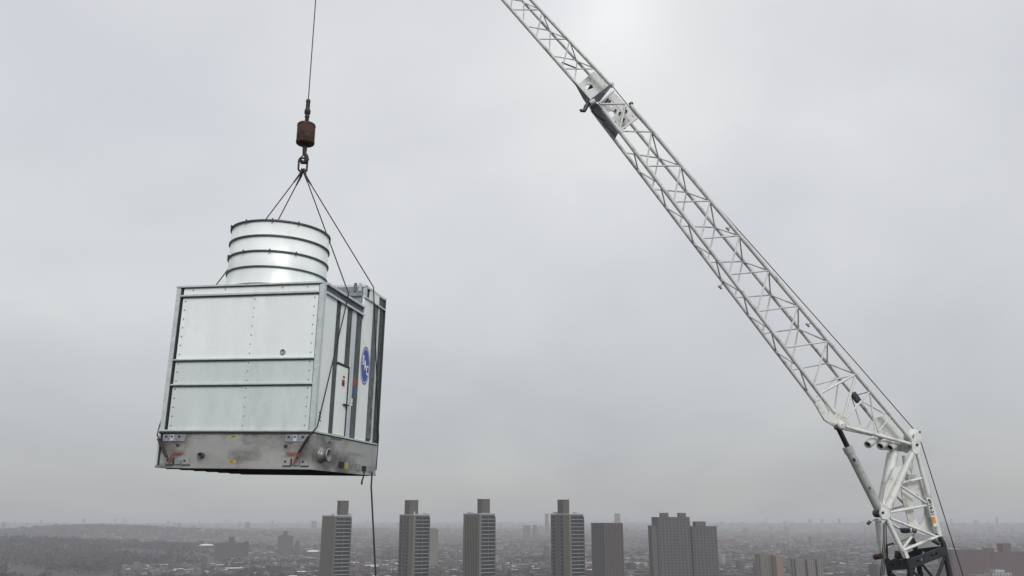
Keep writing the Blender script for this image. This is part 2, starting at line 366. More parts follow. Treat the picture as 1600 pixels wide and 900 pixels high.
# ------------------------------------------------------------------ the low city: single houses in front, a mass behind
wall_cols = [tuple(.42 * v_ + .07 * (c_[0] + c_[1] + c_[2]) / 3 for v_ in c_) for c_ in [(.125, .062, .05), (.10, .07, .06), (.17, .13, .10), (.22, .19, .15), (.15, .15, .15), (.33, .31, .27), (.085, .08, .08), (.19, .10, .08), (.13, .12, .115)]]
wall_p = [.16, .16, .12, .10, .15, .07, .12, .06, .06]
roof_cols = [(.05, .05, .052), (.10, .10, .105), (.26, .265, .27), (.70, .71, .72), (.075, .065, .06)]
roof_p = [.36, .24, .18, .13, .09]
GA = R(24)
def clear(x, y, r=0):
    for sx, sy, sr in SPECIAL:
        if (x - sx) ** 2 + (y - sy) ** 2 < (sr + r) ** 2: return False
    return True
def wooded(x, y):
    return 1050 < y < 2750 and x < -700 - .10 * (y - 1400) + 60 * math.sin(y / 130.0) + 40 * math.sin(y / 47.0)
houses = []      # x, y, w, d, h, wall, roof
trees = []
ca, sa = math.cos(GA), math.sin(GA)
def in_view(x, y, m=1.0): return y > 300 and abs(x) < y * .66 * m + 40
for bi in range(-34, 44):
    for bj in range(-8, 96):
        bx, by = bi * 205.0, bj * 74.0
        X0, Y0 = bx * ca - by * sa, bx * sa + by * ca
        if not in_view(X0, Y0) or Y0 < 700 or Y0 > 5200: continue
        kind = random.random()
        if wooded(X0, Y0): continue
        kind *= 1 if Y0 < 4000 else .8
        for row in (0, 1):
            u = 0
            base_h = random.uniform(7, 12); bw = random.choice([6.2, 7, 8, 11, 14])
            if Y0 > 2600: bw *= 1.8
            while u < 178:
                wd = bw * random.uniform(.85, 1.25)
                big = random.random() < .06
                if big: wd *= random.uniform(2, 4)
                h = base_h * random.uniform(.8, 1.2)
                if random.random() < .03: h *= random.uniform(1.5, 2.6)
                dp = random.uniform(11, 17) if not big else random.uniform(22, 27)
                lx, ly = bx + u + wd / 2, by + (8 + dp / 2 if row == 0 else 58 - dp / 2)
                x, y = lx * ca - ly * sa, lx * sa + ly * ca
                if kind > .08 and clear(x, y, wd / 2) and random.random() > .04:
                    houses.append((x, y, wd, dp, h, wall_cols[rng.choice(9, p=wall_p)], roof_cols[rng.choice(5, p=roof_p)]))
                u += wd + (random.uniform(3, 9) if random.random() < .15 else .3)
        nt_ = 44 if kind > .08 else 130
        for _ in range(nt_ if Y0 < 3200 else nt_ // 2):
            lx, ly = bx + random.uniform(-12, 188), by + random.choice([random.uniform(26, 40), random.uniform(-3, 5), random.uniform(62, 70)] if kind > .08 else [random.uniform(0, 66)])
            x, y = lx * ca - ly * sa, lx * sa + ly * ca
            if clear(x, y, 6): trees.append((x, y, random.uniform(8, 15)))
for _ in range(5200):                                     # beyond five kilometres: bigger masses
    y = 5000 + 8500 * random.random() ** 1.4; x = random.uniform(-.68, .68) * y
    h = random.uniform(9, 18) * (1 if random.random() > .04 else random.uniform(2, 4.5))
    houses.append((x, y, random.uniform(20, 70) if h < 20 else random.uniform(16, 30), 18, h, wall_cols[rng.choice(9, p=wall_p)], roof_cols[rng.choice(5, p=roof_p)]))
for _ in range(9000):                                     # the wooded park on the left
    y = random.uniform(1050, 2750); x = random.uniform(-1900, -650)
    if wooded(x, y) and in_view(x, y, 1.1) and math.sin(x / 61.0 + 1.7 * math.sin(y / 83.0)) + math.sin(y / 97.0 + x / 180.0) > -1.05: trees.append((x, y, random.choice((9, 13, 16, 19, 23)) * random.uniform(.85, 1.15)))
for _ in range(3500):                                     # a second wooded rise behind it
    y = random.gauss(4150, 380); x = random.gauss(-2050, 420)
    trees.append((x, y, random.uniform(10, 24)))
for _ in range(5000):
    y = random.uniform(3500, 9000); x = random.uniform(-.68, .68) * y
    trees.append((x, y, random.uniform(10, 18)))

def visible(x, y, h):
    dz = tz(x, y) + h - CAM_Z; dep = y * CB + dz * SB; vy = -y * SB + dz * CB
    if dep <= 0: return False
    return abs(FPX * x / dep) < 805 and CY - FPX * vy / dep < 899
ha = np.array([(h[0], h[1]) for h in houses]); dist = np.hypot(ha[:, 0], ha[:, 1])
near_i = []
for i in np.argsort(dist):
    h = houses[i]
    if visible(h[0], h[1], h[4]): near_i.append(int(i))
    if len(near_i) >= 300: break
near_set = set(near_i)

def wall_mat(name, col):
    m = material(name, col, .9, 0, .15, .3); t = m.node_tree; b = t.nodes['Principled BSDF']
    return m
WN = ['brick red', 'brown', 'sandy tan', 'tan', 'grey', 'cream', 'charcoal', 'rust red', 'dull grey']
RN = ['black tar', 'grey', 'silver', 'white', 'brown']
HW = [wall_mat(WN[i] + ' house wall', c) for i, c in enumerate(wall_cols)]
HR = [material(RN[i] + ' house roof', c, .8, 0, .12, .3) for i, c in enumerate(roof_cols)]
mesh_cache = {}
def house_mesh(wi, ri, wd, dp, h):
    wd = round(wd / 2) * 2 or 2; dp = round(dp / 3) * 3; st = max(2, round(h / 3.2)); key = (wi, ri, wd, dp, st)
    if key in mesh_cache: return mesh_cache[key]
    H = st * 3.2; m = MB(); m.box((-wd / 2, -dp / 2, -2), (wd / 2, dp / 2, H)); nw = len(m.f)
    m.box((-wd / 2 + .3, -dp / 2 + .3, H), (wd / 2 - .3, dp / 2 - .3, H + .12)); nr = len(m.f)
    m.box((-wd / 2 - .25, -dp / 2 - .3, H - .5), (wd / 2 + .25, -dp / 2, H + .3)); m.box((-wd * .2, 0, H + .12), (-wd * .2 + 2, 2.2, H + 2.1)); nc = len(m.f)
    cols = max(2, int(wd / 2.6))
    for s_ in range(st):
        for c in range(cols):
            x = -wd / 2 + wd * (c + .5) / cols; z = s_ * 3.2 + 1
            m.add([(x - .55, -dp / 2 - .03, z), (x + .55, -dp / 2 - .03, z), (x + .55, -dp / 2 - .03, z + 1.6), (x - .55, -dp / 2 - .03, z + 1.6)], [(0, 1, 2, 3)])
    me = bpy.data.meshes.new('row_house'); me.from_pydata(m.v, [], m.f)
    for mt in (HW[wi], HR[ri], TM['glass']): me.materials.append(mt)
    for k, p in enumerate(me.polygons): p.material_index = 0 if k < nw else 1 if k < nr else 0 if k < nc else 2
    mesh_cache[key] = me; return me
ZONES = [(130, 'under the wooded hill at far left'), (330, 'left of the wide brown block'), (500, 'left of the leftmost balconied tower'), (640, 'between first and second balconied towers'), (740, 'between second and third balconied towers'), (870, 'between third and fourth balconied towers'), (1020, 'left of the tallest brown block'), (1200, 'left of the beige blocks'), (1380, 'between beige blocks and crane'), (1700, 'right of the crane mast')]
def pix_x(x, y): return CX + FPX * x / (y * CB - 80 * SB)
def zone(x, y): return next(t for lim, t in ZONES if pix_x(x, y) < lim)
ORD = ['leftmost', 'second from left', 'third from left', 'fourth from left', 'fifth from left', 'sixth from left', 'seventh from left', 'eighth from left', 'ninth from left', 'tenth from left']
by_label = {}
for i in near_i:
    x, y, wd, dp, h, wc, rc = houses[i]; wi, ri = wall_cols.index(wc), roof_cols.index(rc)
    o = bpy.data.objects.new('row_house', house_mesh(wi, ri, wd, dp, h)); COL.objects.link(o)
    o.location = (x, y, tz(x, y)); o.rotation_euler = (0, 0, GA)
    lb = '%s %s house, %s roof, %s' % (WN[wi], 'tall' if h > 12 else 'wide' if wd > 12 else 'small', RN[ri], zone(x, y))
    tag(o, lb, 'house', 'low houses nearest the bottom edge'); by_label.setdefault(lb, []).append((pix_x(x, y), o))
for lb, l_ in by_label.items():
    l_.sort(key=lambda q: q[0])
    if len(l_) > 1:
        for k, (_, o) in enumerate(l_): o['label'] = '%s, %s' % (lb, ORD[k]) if k < 10 else lb
# the rest as one mass
rest = [h for i, h in enumerate(houses) if i not in near_set]
A_ = np.array([(h[0], h[1], h[2], h[3], h[4]) for h in rest]); n = len(A_)
gzs = terrain(A_[:, 0], A_[:, 1])
cx8 = np.array([-1, 1, 1, -1, -1, 1, 1, -1]) * .5; cy8 = np.array([-1, -1, 1, 1, -1, -1, 1, 1]) * .5; cz8 = np.array([0, 0, 0, 0, 1, 1, 1, 1])
lx = A_[:, 2:3] * cx8; ly = A_[:, 3:4] * cy8
V = np.stack([A_[:, 0:1] + lx * ca - ly * sa, A_[:, 1:2] + lx * sa + ly * ca, gzs[:, None] - 3 + (A_[:, 4:5] + 3) * cz8], -1).reshape(-1, 3)
F0 = np.array([(4, 5, 6, 7), (0, 1, 5, 4), (1, 2, 6, 5), (2, 3, 7, 6), (3, 0, 4, 7)])
Fq = (np.arange(n)[:, None, None] * 8 + F0).reshape(-1, 4)
def mass(name, V, F, cols=None, mat=None):
    me = bpy.data.meshes.new(name); k = F.shape[1]
    me.vertices.add(len(V)); me.vertices.foreach_set('co', V.astype('f').ravel())
    me.loops.add(F.size); me.loops.foreach_set('vertex_index', F.astype('i').ravel())
    me.polygons.add(len(F)); me.polygons.foreach_set('loop_start', np.arange(0, F.size, k, dtype='i'))
    me.update(calc_edges=True); me.validate()
    if cols is not None:
        a = me.attributes.new('Col', 'FLOAT_COLOR', 'FACE'); a.data.foreach_set('color', cols.astype('f').ravel())
    me.materials.append(mat); o = bpy.data.objects.new(name, me); COL.objects.link(o); return o
wcol = np.array([h[5] for h in rest]) * rng.uniform(.75, 1.25, (n, 1)); rcol = np.array([h[6] for h in rest]) * rng.uniform(.8, 1.2, (n, 1))
cols = np.ones((n, 5, 4)); cols[:, 0, :3] = rcol; cols[:, 1:, :3] = wcol[:, None, :]
cm = bpy.data.materials.new('many coloured masonry'); cm.use_nodes = True
at_ = cm.node_tree.nodes.new('ShaderNodeAttribute'); at_.attribute_name = 'Col'
cm.node_tree.links.new(at_.outputs['Color'], cm.node_tree.nodes['Principled BSDF'].inputs['Base Color']); cm.node_tree.nodes['Principled BSDF'].inputs['Roughness'].default_value = .85
tag(mass('distant_houses', V, Fq, cols.reshape(-1, 4), cm), 'mass of hazy low rooftops spreading to the horizon', 'houses', kind='stuff')

# ------------------------------------------------------------------ bare winter trees
bark = material('winter bark', (.045, .038, .033), .95, 0, .3, .5)
twig = material('bare twig haze', (.036, .033, .034), .95, 0, .35, .35)
tv = sorted([t for t in trees if visible(t[0], t[1], t[2])], key=lambda t: math.hypot(t[0], t[1]))
near_t = tv[:220]; near_ts = set(near_t)
variants = []
for k in range(5):
    m = MB(); random.seed(40 + k)
    for _ in range(46):
        a, e, r = random.uniform(0, 6.283), random.uniform(-.7, 1.2), random.uniform(.3, 1) ** .6
        c = Vector((math.cos(a) * math.cos(e) * .36 * r, math.sin(a) * math.cos(e) * .36 * r, .62 + math.sin(e) * .36 * r)); s_ = random.uniform(.05, .12)
        d1 = Vector((random.gauss(0, 1), random.gauss(0, 1), random.gauss(0, 1))).normalized() * s_; d2 = d1.orthogonal().normalized() * s_ * random.uniform(.5, 1)
        m.add([c + d1, c + d2, c - d1 * .8, c - d2], [(0, 1, 2, 3)])
    cm_ = m.build('crown', twig); cmesh = cm_.data; bpy.data.objects.remove(cm_)
    m = MB().tube((0, 0, -.05), (0, 0, .5), .03, .018, 6)
    for q in range(5):
        a = q * 1.257 + random.uniform(-.3, .3); z = random.uniform(.3, .48)
        m.tube((0, 0, z), (math.cos(a) * .25, math.sin(a) * .25, z + .32), .014, .004, 5)
    tm_ = m.build('trunk', bark); tmesh = tm_.data; bpy.data.objects.remove(tm_)
    variants.append((tmesh, cmesh))
random.seed(5)
by_label = {}
for (x, y, h) in near_t:
    tl_ = '%s bare tree among houses %s' % ('tall' if h > 13 else 'medium' if h > 10.5 else 'small', zone(x, y))
    t = empty('bare_tree', (x, y, tz(x, y)), tl_, 'tree', 'bare trees among the nearest houses'); by_label.setdefault(tl_, []).append((pix_x(x, y), t))
    t.rotation_euler = (0, 0, random.uniform(0, 6.28)); t.scale = (h, h, h)
    k = random.randrange(5)
    for nm, me in (('trunk', variants[k][0]), ('crown', variants[k][1])):
        o = bpy.data.objects.new(nm, me); COL.objects.link(o); o.parent = t
for lb, l_ in by_label.items():
    l_.sort(key=lambda q: q[0])
    if len(l_) > 1:
        for k, (_, o) in enumerate(l_): o['label'] = '%s, %s' % (lb, ORD[k]) if k < 10 else lb
far_t = np.array([t for t in trees if t not in near_ts]); nT = len(far_t); K = 16
c = np.repeat(np.stack([far_t[:, 0], far_t[:, 1], terrain(far_t[:, 0], far_t[:, 1])], 1), K, 0); hh = np.repeat(far_t[:, 2], K)[:, None]
dirs = rng.normal(size=(nT * K, 3)); dirs /= np.linalg.norm(dirs, axis=1)[:, None]; rr = rng.uniform(.2, 1, (nT * K, 1)) ** .5
c = c + dirs * rr * hh * np.array([.40, .40, .38]) + np.array([0, 0, .55]) * hh
d1 = rng.normal(size=(nT * K, 3)); d1 /= np.linalg.norm(d1, axis=1)[:, None]; d2 = np.cross(d1, rng.normal(size=(nT * K, 3))); d2 /= np.linalg.norm(d2, axis=1)[:, None]
s1 = hh * rng.uniform(.09, .2, (nT * K, 1)); s2 = s1 * rng.uniform(.5, 1, (nT * K, 1))
V = np.stack([c + d1 * s1, c + d2 * s2, c - d1 * s1, c - d2 * s2], 1).reshape(-1, 3)
tag(mass('distant_wood', V, np.arange(nT * K * 4).reshape(-1, 4), None, twig), 'dark mass of bare winter trees over the left hill and between houses', 'trees', kind='stuff')

# ------------------------------------------------------------------ crane: two vertical planes, a near and a far truss
HUBDEPTH = 23.4
PIV = CAM + ray(1433, 690) * HUBDEPTH
TIP = at(507, -310, 20.1)
hd = (TIP - PIV); hd.z = 0; hd.normalize()
NRM = Vector((hd.y, -hd.x, 0));  NRM = NRM if NRM.y > 0 else -NRM          # horizontal, pointing away from the camera
def onplane(px, py, off=0.0):
    d = ray(px, py); return CAM + d * ((PIV + NRM * off - CAM).dot(NRM) / d.dot(NRM))
WJ = 0.58
def nr(p, o=0): return onplane(p[0], p[1], o)
def fr(p, w_=WJ): return onplane(p[0], p[1], w_)
crane = empty('lattice_crane', PIV, 'white lattice crane boom with hydraulic knuckle rising from a black mast head', 'crane')
def strut(name, a, b, r, mat, par, r1=None, n=8):
    return MB().tube(a, b, r, r1, n).build(name, mat, par, PIV)
def part_empty(name):
    o = bpy.data.objects.new(name, None); COL.objects.link(o); o.parent = crane; o.empty_display_size = .2; return o
P1, P2 = M['paint'], M['paint2']
def lineat(p, q, y): return (p[0] + (q[0] - p[0]) * (y - p[1]) / (q[1] - p[1]), y)

# lower, tapered boom section
low = part_empty('lower_boom_section')
LA, LC, LB, LD = ((1000.5, 183), (1422.7, 686.7)), ((969.3, 206.5), (1297.3, 637.3)), ((988, 195.6), (1334.7, 616)), ((960, 217.4), (1270.7, 624))
A = [(1018, 206), (1064, 259), (1109.3, 314), (1155.3, 368.5), (1201, 423), (1247, 478), (1292.5, 533.5), (1336, 584.5)]
C = [(968, 205), (1010, 259.5), (1052.5, 315.5), (1095.5, 372.5), (1139, 429), (1182.7, 486.5), (1226, 543.5), (1270.7, 602)]
B = [(1029, 247), (1072.5, 300.5), (1117, 355.5), (1160.3, 408.5), (1204, 461), (1247.5, 513.5), (1292.5, 567.5)]
D = [(976, 238.5), (1019, 295.5), (1062.5, 353), (1105.5, 410), (1148, 465), (1191, 521), (1235, 578.5)]
strut('chord', nr((985, 164.5)), nr((1425, 689)), .058, P2, low, n=12)
strut('chord', nr((942, 171)), nr((1304, 646)), .058, P2, low, n=12)
strut('chord', fr((952, 152)), fr((1372, 664)), .053, P2, low, n=12)
strut('chord', fr((925, 172)), fr((1290, 650)), .053, P2, low, n=12)
rl = .0245
for i in range(8):
    strut('brace', nr(A[i]), nr(C[i]), rl, P2, low)
    if i < 7: strut('brace', nr(A[i]), nr(C[i + 1]), rl, P2, low)
for i in range(7):
    strut('brace', fr(B[i]), fr(D[i]), rl * .9, P2, low)
    if i < 6: strut('brace', fr(B[i]), fr(D[i + 1]), rl * .9, P2, low)
    strut('brace', nr(A[i]), fr(B[i]), rl * .85, P2, low); strut('brace', fr(B[i]), nr(A[i + 1]), rl * .85, P2, low)
mid = lambda p, q: ((p[0] + q[0]) / 2, (p[1] + q[1]) / 2)
for i in range(7):
    cm1 = mid(C[i], C[i + 1]); dn = mid(D[i], D[i + 1]) if i < 6 else (1262, 613)
    strut('brace', nr(cm1), fr(dn), rl * .9, P2, low)
    if i < 6: strut('brace', fr(dn), nr(mid(C[i + 1], C[i + 2])), rl * .9, P2, low)
# small rollers and pins along the chords
for (x, y, dx, dy, o) in ((1143, 353, -6, 5, 0), (1269, 503, -7, 5, 0), (1130, 441, -5, 8, WJ)):
    strut('roller_stem', onplane(x, y, o), onplane(x + dx, y + dy, o), .016, M['bracket'], low)
    strut('rope_roller', onplane(x + dx - 2.5, y + dy - 2.5, o), onplane(x + dx + 2.5, y + dy + 2.5, o), .03, M['bracket'], low)
# foot triangle of the boom
strut('brace', nr((1336, 585)), nr((1281, 615)), .036, P1, low)
strut('brace', nr((1336, 590)), nr((1318, 652)), .040, P1, low)
strut('brace', nr((1358.5, 612)), nr((1322, 654)), .026, P1, low)
strut('brace', nr((1359, 614)), nr((1367, 672)), .022, P1, low)
strut('brace', nr((1391, 651)), nr((1373, 674)), .022, P1, low)
strut('brace', fr((1310, 592)), fr((1304, 642)), .024, P1, low)
strut('brace', fr((1306, 590)), fr((1276, 620)), .02, P1, low)
strut('brace', fr((1331, 622)), fr((1345, 664)), .018, P1, low)
strut('brace', fr((1362, 656)), fr((1352, 672)), .018, P1, low)
strut('brace', nr((1358, 612)), fr((1336, 618)), .018, P1, low)
strut('brace', fr((1345, 626)), nr((1384, 648)), .018, P1, low)
strut('brace', nr((1336, 585)), fr((1310, 592)), .02, P1, low)
strut('foot_strut', nr((1322, 667)), nr((1424, 694)), .050, P1, low, n=12)
strut('foot_strut', fr((1312, 668)), fr((1385, 684)), .048, P1, low, n=12)
th = NRM * .03
MB().plate([nr(p, .28) for p in ((1366, 654), (1388, 648), (1424, 688), (1416, 694), (1374, 681))], th).build('gusset_plate', P1, low, PIV)
MB().plate([nr(p, -.02) for p in ((1287, 622), (1293, 622), (1306, 641), (1318, 652), (1328, 660), (1326, 668), (1312, 664), (1293, 659), (1288, 655), (1274, 632), (1277, 628))], th * 1.3,
           [[nr(p, -.02) for p in ((1281, 624), (1285, 623), (1296, 643), (1294, 647), (1291, 645))]]).build('hinge_plate', P1, low, PIV)
MB().plate([fr(p) for p in ((1262, 612), (1272, 622), (1300, 650), (1312, 662), (1306, 668), (1288, 657))], th * 1.3).build('hinge_plate', P1, low, PIV)
MB().plate([fr(p) for p in ((1362, 682), (1420, 690), (1416, 706), (1380, 703))], th).build('foot_plate', P1, low, PIV)
MB().lathe(onplane(1316, 664, -.1), NRM, [(.02, 0), (.115, .0), (.115, .12), (.05, .12), (.05, .02), (.02, .02)], 20).build('hinge_eye', P1, low, PIV)
MB().tube(onplane(1311, 666, -.06), onplane(1307, 668, WJ + .05), .075, None, 14).build('hinge_pin', M['ring'], low, PIV)
gb = onplane(1337, 621, WJ - .1); bd = (onplane(1345, 632, WJ) - onplane(1330, 612, WJ)).normalized()
m = MB().box((-.15, -.07, -.065), (.15, .07, .065)); qd = bd.to_track_quat('X', 'Z')
for v in m.v: v[:] = qd @ v + gb
m.build('junction_box', M['grey'], low, PIV)
for (x, y) in ((1357.5, 692), (1377, 694.5), (1392, 697)):                # open lug cups under the foot
    a0, a1 = onplane(x + 8, y - 5, .25), onplane(x - 2, y + 3, .15)
    ax = (a1 - a0)
    MB().lathe(a0, ax, [(.03, -.06), (.11, -.05), (.11, ax.length), (.08, ax.length), (.075, .04), (.01, .04)], 14).build('lug_cup', P1, low, PIV)
    MB().lathe(a0 + ax * .86, ax, [(.002, 0), (.078, 0)], 14).build('cup_shade_disc', M['black'], low, PIV)  # black disc stands in for the shade inside the cup

# upper boom section, three chords, running out of the picture to the boom tip
up = part_empty('upper_boom_section')
UA, UC, UB = ((829.9, 0), (928.4, 105.2)), ((785.9, 0), (897, 127)), ((815.2, 0), (921.6, 117.4))
WU = .36
ua = lambda y: nr(lineat(*UA, y)); uc = lambda y: nr(lineat(*UC, y), .12); ub = lambda y: nr(lineat(*UB, y), WU)
strut('chord', ua(-308), nr((957, 136)), .048, P2, up, n=12)
strut('chord', uc(-300), nr((926, 160), .06), .050, P2, up, n=12)
strut('chord', ub(-305), nr((927, 123), WU), .045, P2, up, n=12)
ys = [107.6]; st = 46.5
while ys[-1] > -290: ys.append(ys[-1] - st); st *= .985
ys = ys[::-1]
for i, y in enumerate(ys):
    s_ = (ys[i + 1] - y) if i + 1 < len(ys) else 46
    strut('brace', ua(y), uc(y), .0195, P2, up)
    if i + 1 < len(ys): strut('brace', ua(y + 3), uc(y + s_ * .96), .0195, P2, up)
    yb = y + s_ * .72 if i + 1 < len(ys) else None
    if yb:
        strut('brace', ua(y + 3), ub(yb), .0175, P2, up); strut('brace', ub(yb + 1), ua(y + s_), .0175, P2, up)
        strut('brace', ub(yb - .5), uc(y + s_ * .56), .0175, P2, up); strut('brace', ub(yb + 1), uc(y + s_ * 1.47 if y + s_ * 1.47 < 128 else 128), .0175, P2, up)
strut('cable_bracket', nr((877.6, 97.5), .1), nr((904, 108), .2), .022, M['grey'], up)
# tip head with its sheave
tipc = nr((520, -312), .15)
MB().lathe(tipc - NRM * .06, NRM, [(.08, 0), (.36, 0), (.36, .03), (.30, .05), (.30, .07), (.36, .09), (.36, .12), (.08, .12)], 28).build('tip_sheave', M['grey'], up, PIV)
MB().plate([nr(p, .05) for p in ((512, -330), (545, -318), (552, -296), (524, -290), (508, -304))], th).build('tip_plate', P2, up, PIV)
MB().plate([nr(p, .30) for p in ((512, -330), (545, -318), (552, -296), (524, -290), (508, -304))], th).build('tip_plate', P2, up, PIV)

# bolted joint between the two boom sections
jt = part_empty('boom_joint')
MB().plate([nr(p, .30) for p in ((903.5, 132), (928, 111), (955, 132), (922, 158))], th * 1.5,
    [[nr((920.5 + 6.5 * math.cos(a), 136 + 4.5 * math.sin(a)), .30) for a in [k * .5236 for k in range(12)]]]).build('joint_plate', P2, jt, PIV)
MB().plate([nr(p, .42) for p in ((917, 141), (927, 124), (935, 124), (934, 131), (925, 138))], th * .6).build('pin_bracket', M['grey'], jt, PIV)
def hole(px, py, r, o): return [nr((px + r * math.cos(k * .5236), py + r * math.sin(k * .5236)), o) for k in range(12)]
MB().plate([nr(p, WJ - .04) for p in ((936, 162), (958, 143), (998, 184), (969, 205))], th * 1.5,
    [hole(955.5, 178, 5.5, WJ - .04), hole(956, 165.5, 2.2, WJ - .04), hole(988, 183, 1.9, WJ - .04), hole(944, 167, 1.6, WJ - .04)]).build('joint_plate', P2, jt, PIV)
for (x, y) in ((950, 155), (953, 158), (947, 159), (962, 172), (969, 176), (977, 168), (979, 173), (961, 191), (975, 186), (976, 200)):
    MB().tube(nr((x, y), WJ - .12), nr((x, y), WJ - .02), .035, None, 8).build('bolt', M['grey'], jt, PIV)
MB().plate([nr((921, 157), .0), nr((955, 131), .0), nr((956, 135), WJ), nr((936, 160), WJ)], th * .4 + Vector((0, 0, .02))).build('bulkhead_plate', M['bracket'], jt, PIV)
MB().plate([nr(p, o) for p, o in (((920, 158), .0), ((935, 163), .0), ((968, 204), .0), ((961, 216), WJ), ((925, 176), WJ), ((916, 160), WJ))], Vector((.02, 0, .015))).build('bottom_plate', M['bracket'], jt, PIV)
MB().plate([nr((896, 126), -.05), nr((922, 155), -.05), nr((917, 162), .12), nr((912, 155), .12)], th).build('wedge_plate', M['bracket'], jt, PIV)
strut('brace', nr((936, 161)), nr((959, 142)), .028, P1, jt); strut('brace', nr((937, 162.5)), nr((977, 162)), .028, P1, jt)
strut('brace', nr((977.5, 163)), nr((968, 203)), .028, P1, jt); strut('brace', nr((969, 204)), nr((995, 185)), .030, P1, jt)
MB().frame_tube([nr(p, .1) for p in ((922, 158), (916, 166), (913, 173), (908, 173), (907, 171))], [.05, .07, .06, .05, .04], 8).build('hook_bracket', M['ring'], jt, PIV)
MB().frame_tube([nr(p, -.04) for p in ((926, 172), (932, 180), (941, 186), (946, 189))], .03, 8).build('hose', M['black'], jt, PIV)
MB().tube(nr((930, 157.5), -.08), nr((923, 162), -.02), .075, None, 10).build('pin', M['paint'], jt, PIV)
MB().tube(nr((954, 131), -.07), nr((958, 134), -.07), .075, None, 10).build('pin', M['paint2'], jt, PIV)
MB().tube(nr((984, 163), .05), nr((988, 161), .05), .05, None, 10).build('rope_roller', M['ring'], jt, PIV)

# knuckle head
kn = part_empty('knuckle_head')
MB().plate([nr(p, -.08) for p in ((1425, 690), (1429, 686), (1436, 686), (1438.5, 694), (1437, 707), (1431, 710), (1426, 705))], th * 1.6, [hole(1433, 695.5, 2.6, -.08)]).build('pivot_plate', P1, kn, PIV)
MB().plate([nr(p, WJ * .8) for p in ((1410, 690), (1416, 683), (1424, 686), (1425, 700), (1418, 708), (1411, 705))], th * 1.6).build('pivot_plate', P1, kn, PIV)
MB().tube(nr((1433, 695.5), -.05), nr((1424, 697), WJ), .06, None, 12).build('pivot_pin', M['ring'], kn, PIV)
sc0 = nr((1428.5, 682), .12)
MB().lathe(sc0, NRM, [(.05, 0), (.215, 0), (.215, .025), (.18, .04), (.18, .06), (.215, .075), (.215, .10), (.05, .10)], 28).build('sheave', P1, kn, PIV)
MB().lathe(sc0 - NRM * .012, NRM, [(.01, 0), (.06, 0), (.06, .012)], 16).build('sheave_hub', M['bracket'], kn, PIV)
MB().plate([nr(p, .02) for p in ((1427, 688), (1430, 678), (1437, 674), (1440, 684), (1438, 692))], th).build('sheave_guard', P1, kn, PIV)
MB().tube(nr((1437.5, 675), 0), nr((1437.5, 675), .25), .03, None, 8).build('rope_keeper', M['ring'], kn, PIV)

# hydraulic luffing cylinder
hc = part_empty('hydraulic_cylinder')
hofs = .22
strut('piston_rod', nr((1309, 667), hofs), nr((1327, 704), hofs), .072, M['chrome'], hc, n=16)
strut('barrel', nr((1325, 701), hofs), nr((1376, 800), hofs), .118, M['barrel'], hc, n=20, r1=.128)
strut('gland', nr((1323.5, 698), hofs), nr((1328, 708), hofs), .135, M['barrel'], hc, n=20)
strut('port', nr((1334, 716), hofs - .12), nr((1336, 720), hofs - .12), .035, M['ring'], hc)
strut('port', nr((1358, 761), hofs - .12), nr((1360, 763), hofs - .12), .025, M['ring'], hc)
MB().lathe(nr((1377, 802), hofs - .12), NRM, [(.02, 0), (.11, 0), (.11, .24), (.02, .24)], 18).build('cylinder_eye', M['ring'], hc, PIV)

# mast section below the knuckle
WM = .85
ms = part_empty('mast_section')
strut('leg_tube', nr((1427, 704)), nr((1386, 795)), .07, P1, ms, .115, 16)
strut('leg_tube', nr((1397, 706), .38), nr((1379, 794), .12), .125, P1, ms, .115, 16)
strut('leg_tube', nr((1389.5, 708), WM * .8), nr((1374, 790), WM * .6), .065, P1, ms, .07, 12)
MB().plate([nr(p, .04) for p in ((1409, 728), (1398, 730), (1384, 760), (1378, 790), (1390, 790), (1402, 762))], th * 2).build('web_plate', P1, ms, PIV)
strut('rear_chord', nr((1433, 708)), nr((1468, 838)), .056, P1, ms, .072, 14)
strut('rear_chord', nr((1427.5, 710), WM * .7), nr((1425, 745), WM * .7), .034, P1, ms, n=10)
strut('rear_chord', nr((1412, 712), WM), nr((1428, 838), WM), .05, P1, ms, n=10)
MB().plate([nr(p, .16) for p in ((1407, 756), (1441, 748), (1449, 780), (1466, 836), (1424, 834), (1419, 812), (1411, 784))], th,
    [[nr(p, .16) for p in ((1426, 778), (1429, 772), (1433, 771), (1436, 776), (1444, 790), (1445, 802), (1441, 817), (1438, 821), (1435, 818), (1428, 803))]]).build('web_plate', P1, ms, PIV)
MB().box((-.13, -.1, -.08), (.13, .1, .08)).build('bracket_block', P2, ms).location = nr((1424, 746), .5) - PIV
for a, b, r in (((1406.5, 755), (1440, 747.5), .036), ((1405, 758), (1449, 787), .032), ((1390, 800.5), (1449, 789.5), .036), ((1391, 810), (1462, 838), .036), ((1411, 860), (1469, 836.5), .040), ((1384, 808), (1415, 871), .066), ((1410, 858), (1424, 839), .03)):
    strut('brace', nr(a), nr(b), r, P1, ms, n=12)
for a, b, r in (((1396, 770), (1412, 787), .03), ((1390, 796), (1414, 790), .03), ((1386, 856), (1420, 839), .036), ((1412, 712), (1430, 748), .026)):
    strut('brace', nr(a, WM), nr(b, WM), r, P1, ms, n=10)
strut('leg_tube', nr((1371, 812), WM * .6), nr((1377, 866), WM), .075, P1, ms, n=14)
MB().plate([nr(p, -.10) for p in ((1377, 790), (1384, 787), (1391, 792), (1391, 806), (1388, 812), (1379, 811), (1375.5, 803))], th * 2.2, [hole(1379.5, 801.5, 2.7, -.10)]).build('hub_plate', P1, ms, PIV)
MB().tube(nr((1379.5, 801.5), -.06), nr((1372, 803), WM), .07, None, 14).build('hub_pin', M['ring'], ms, PIV)
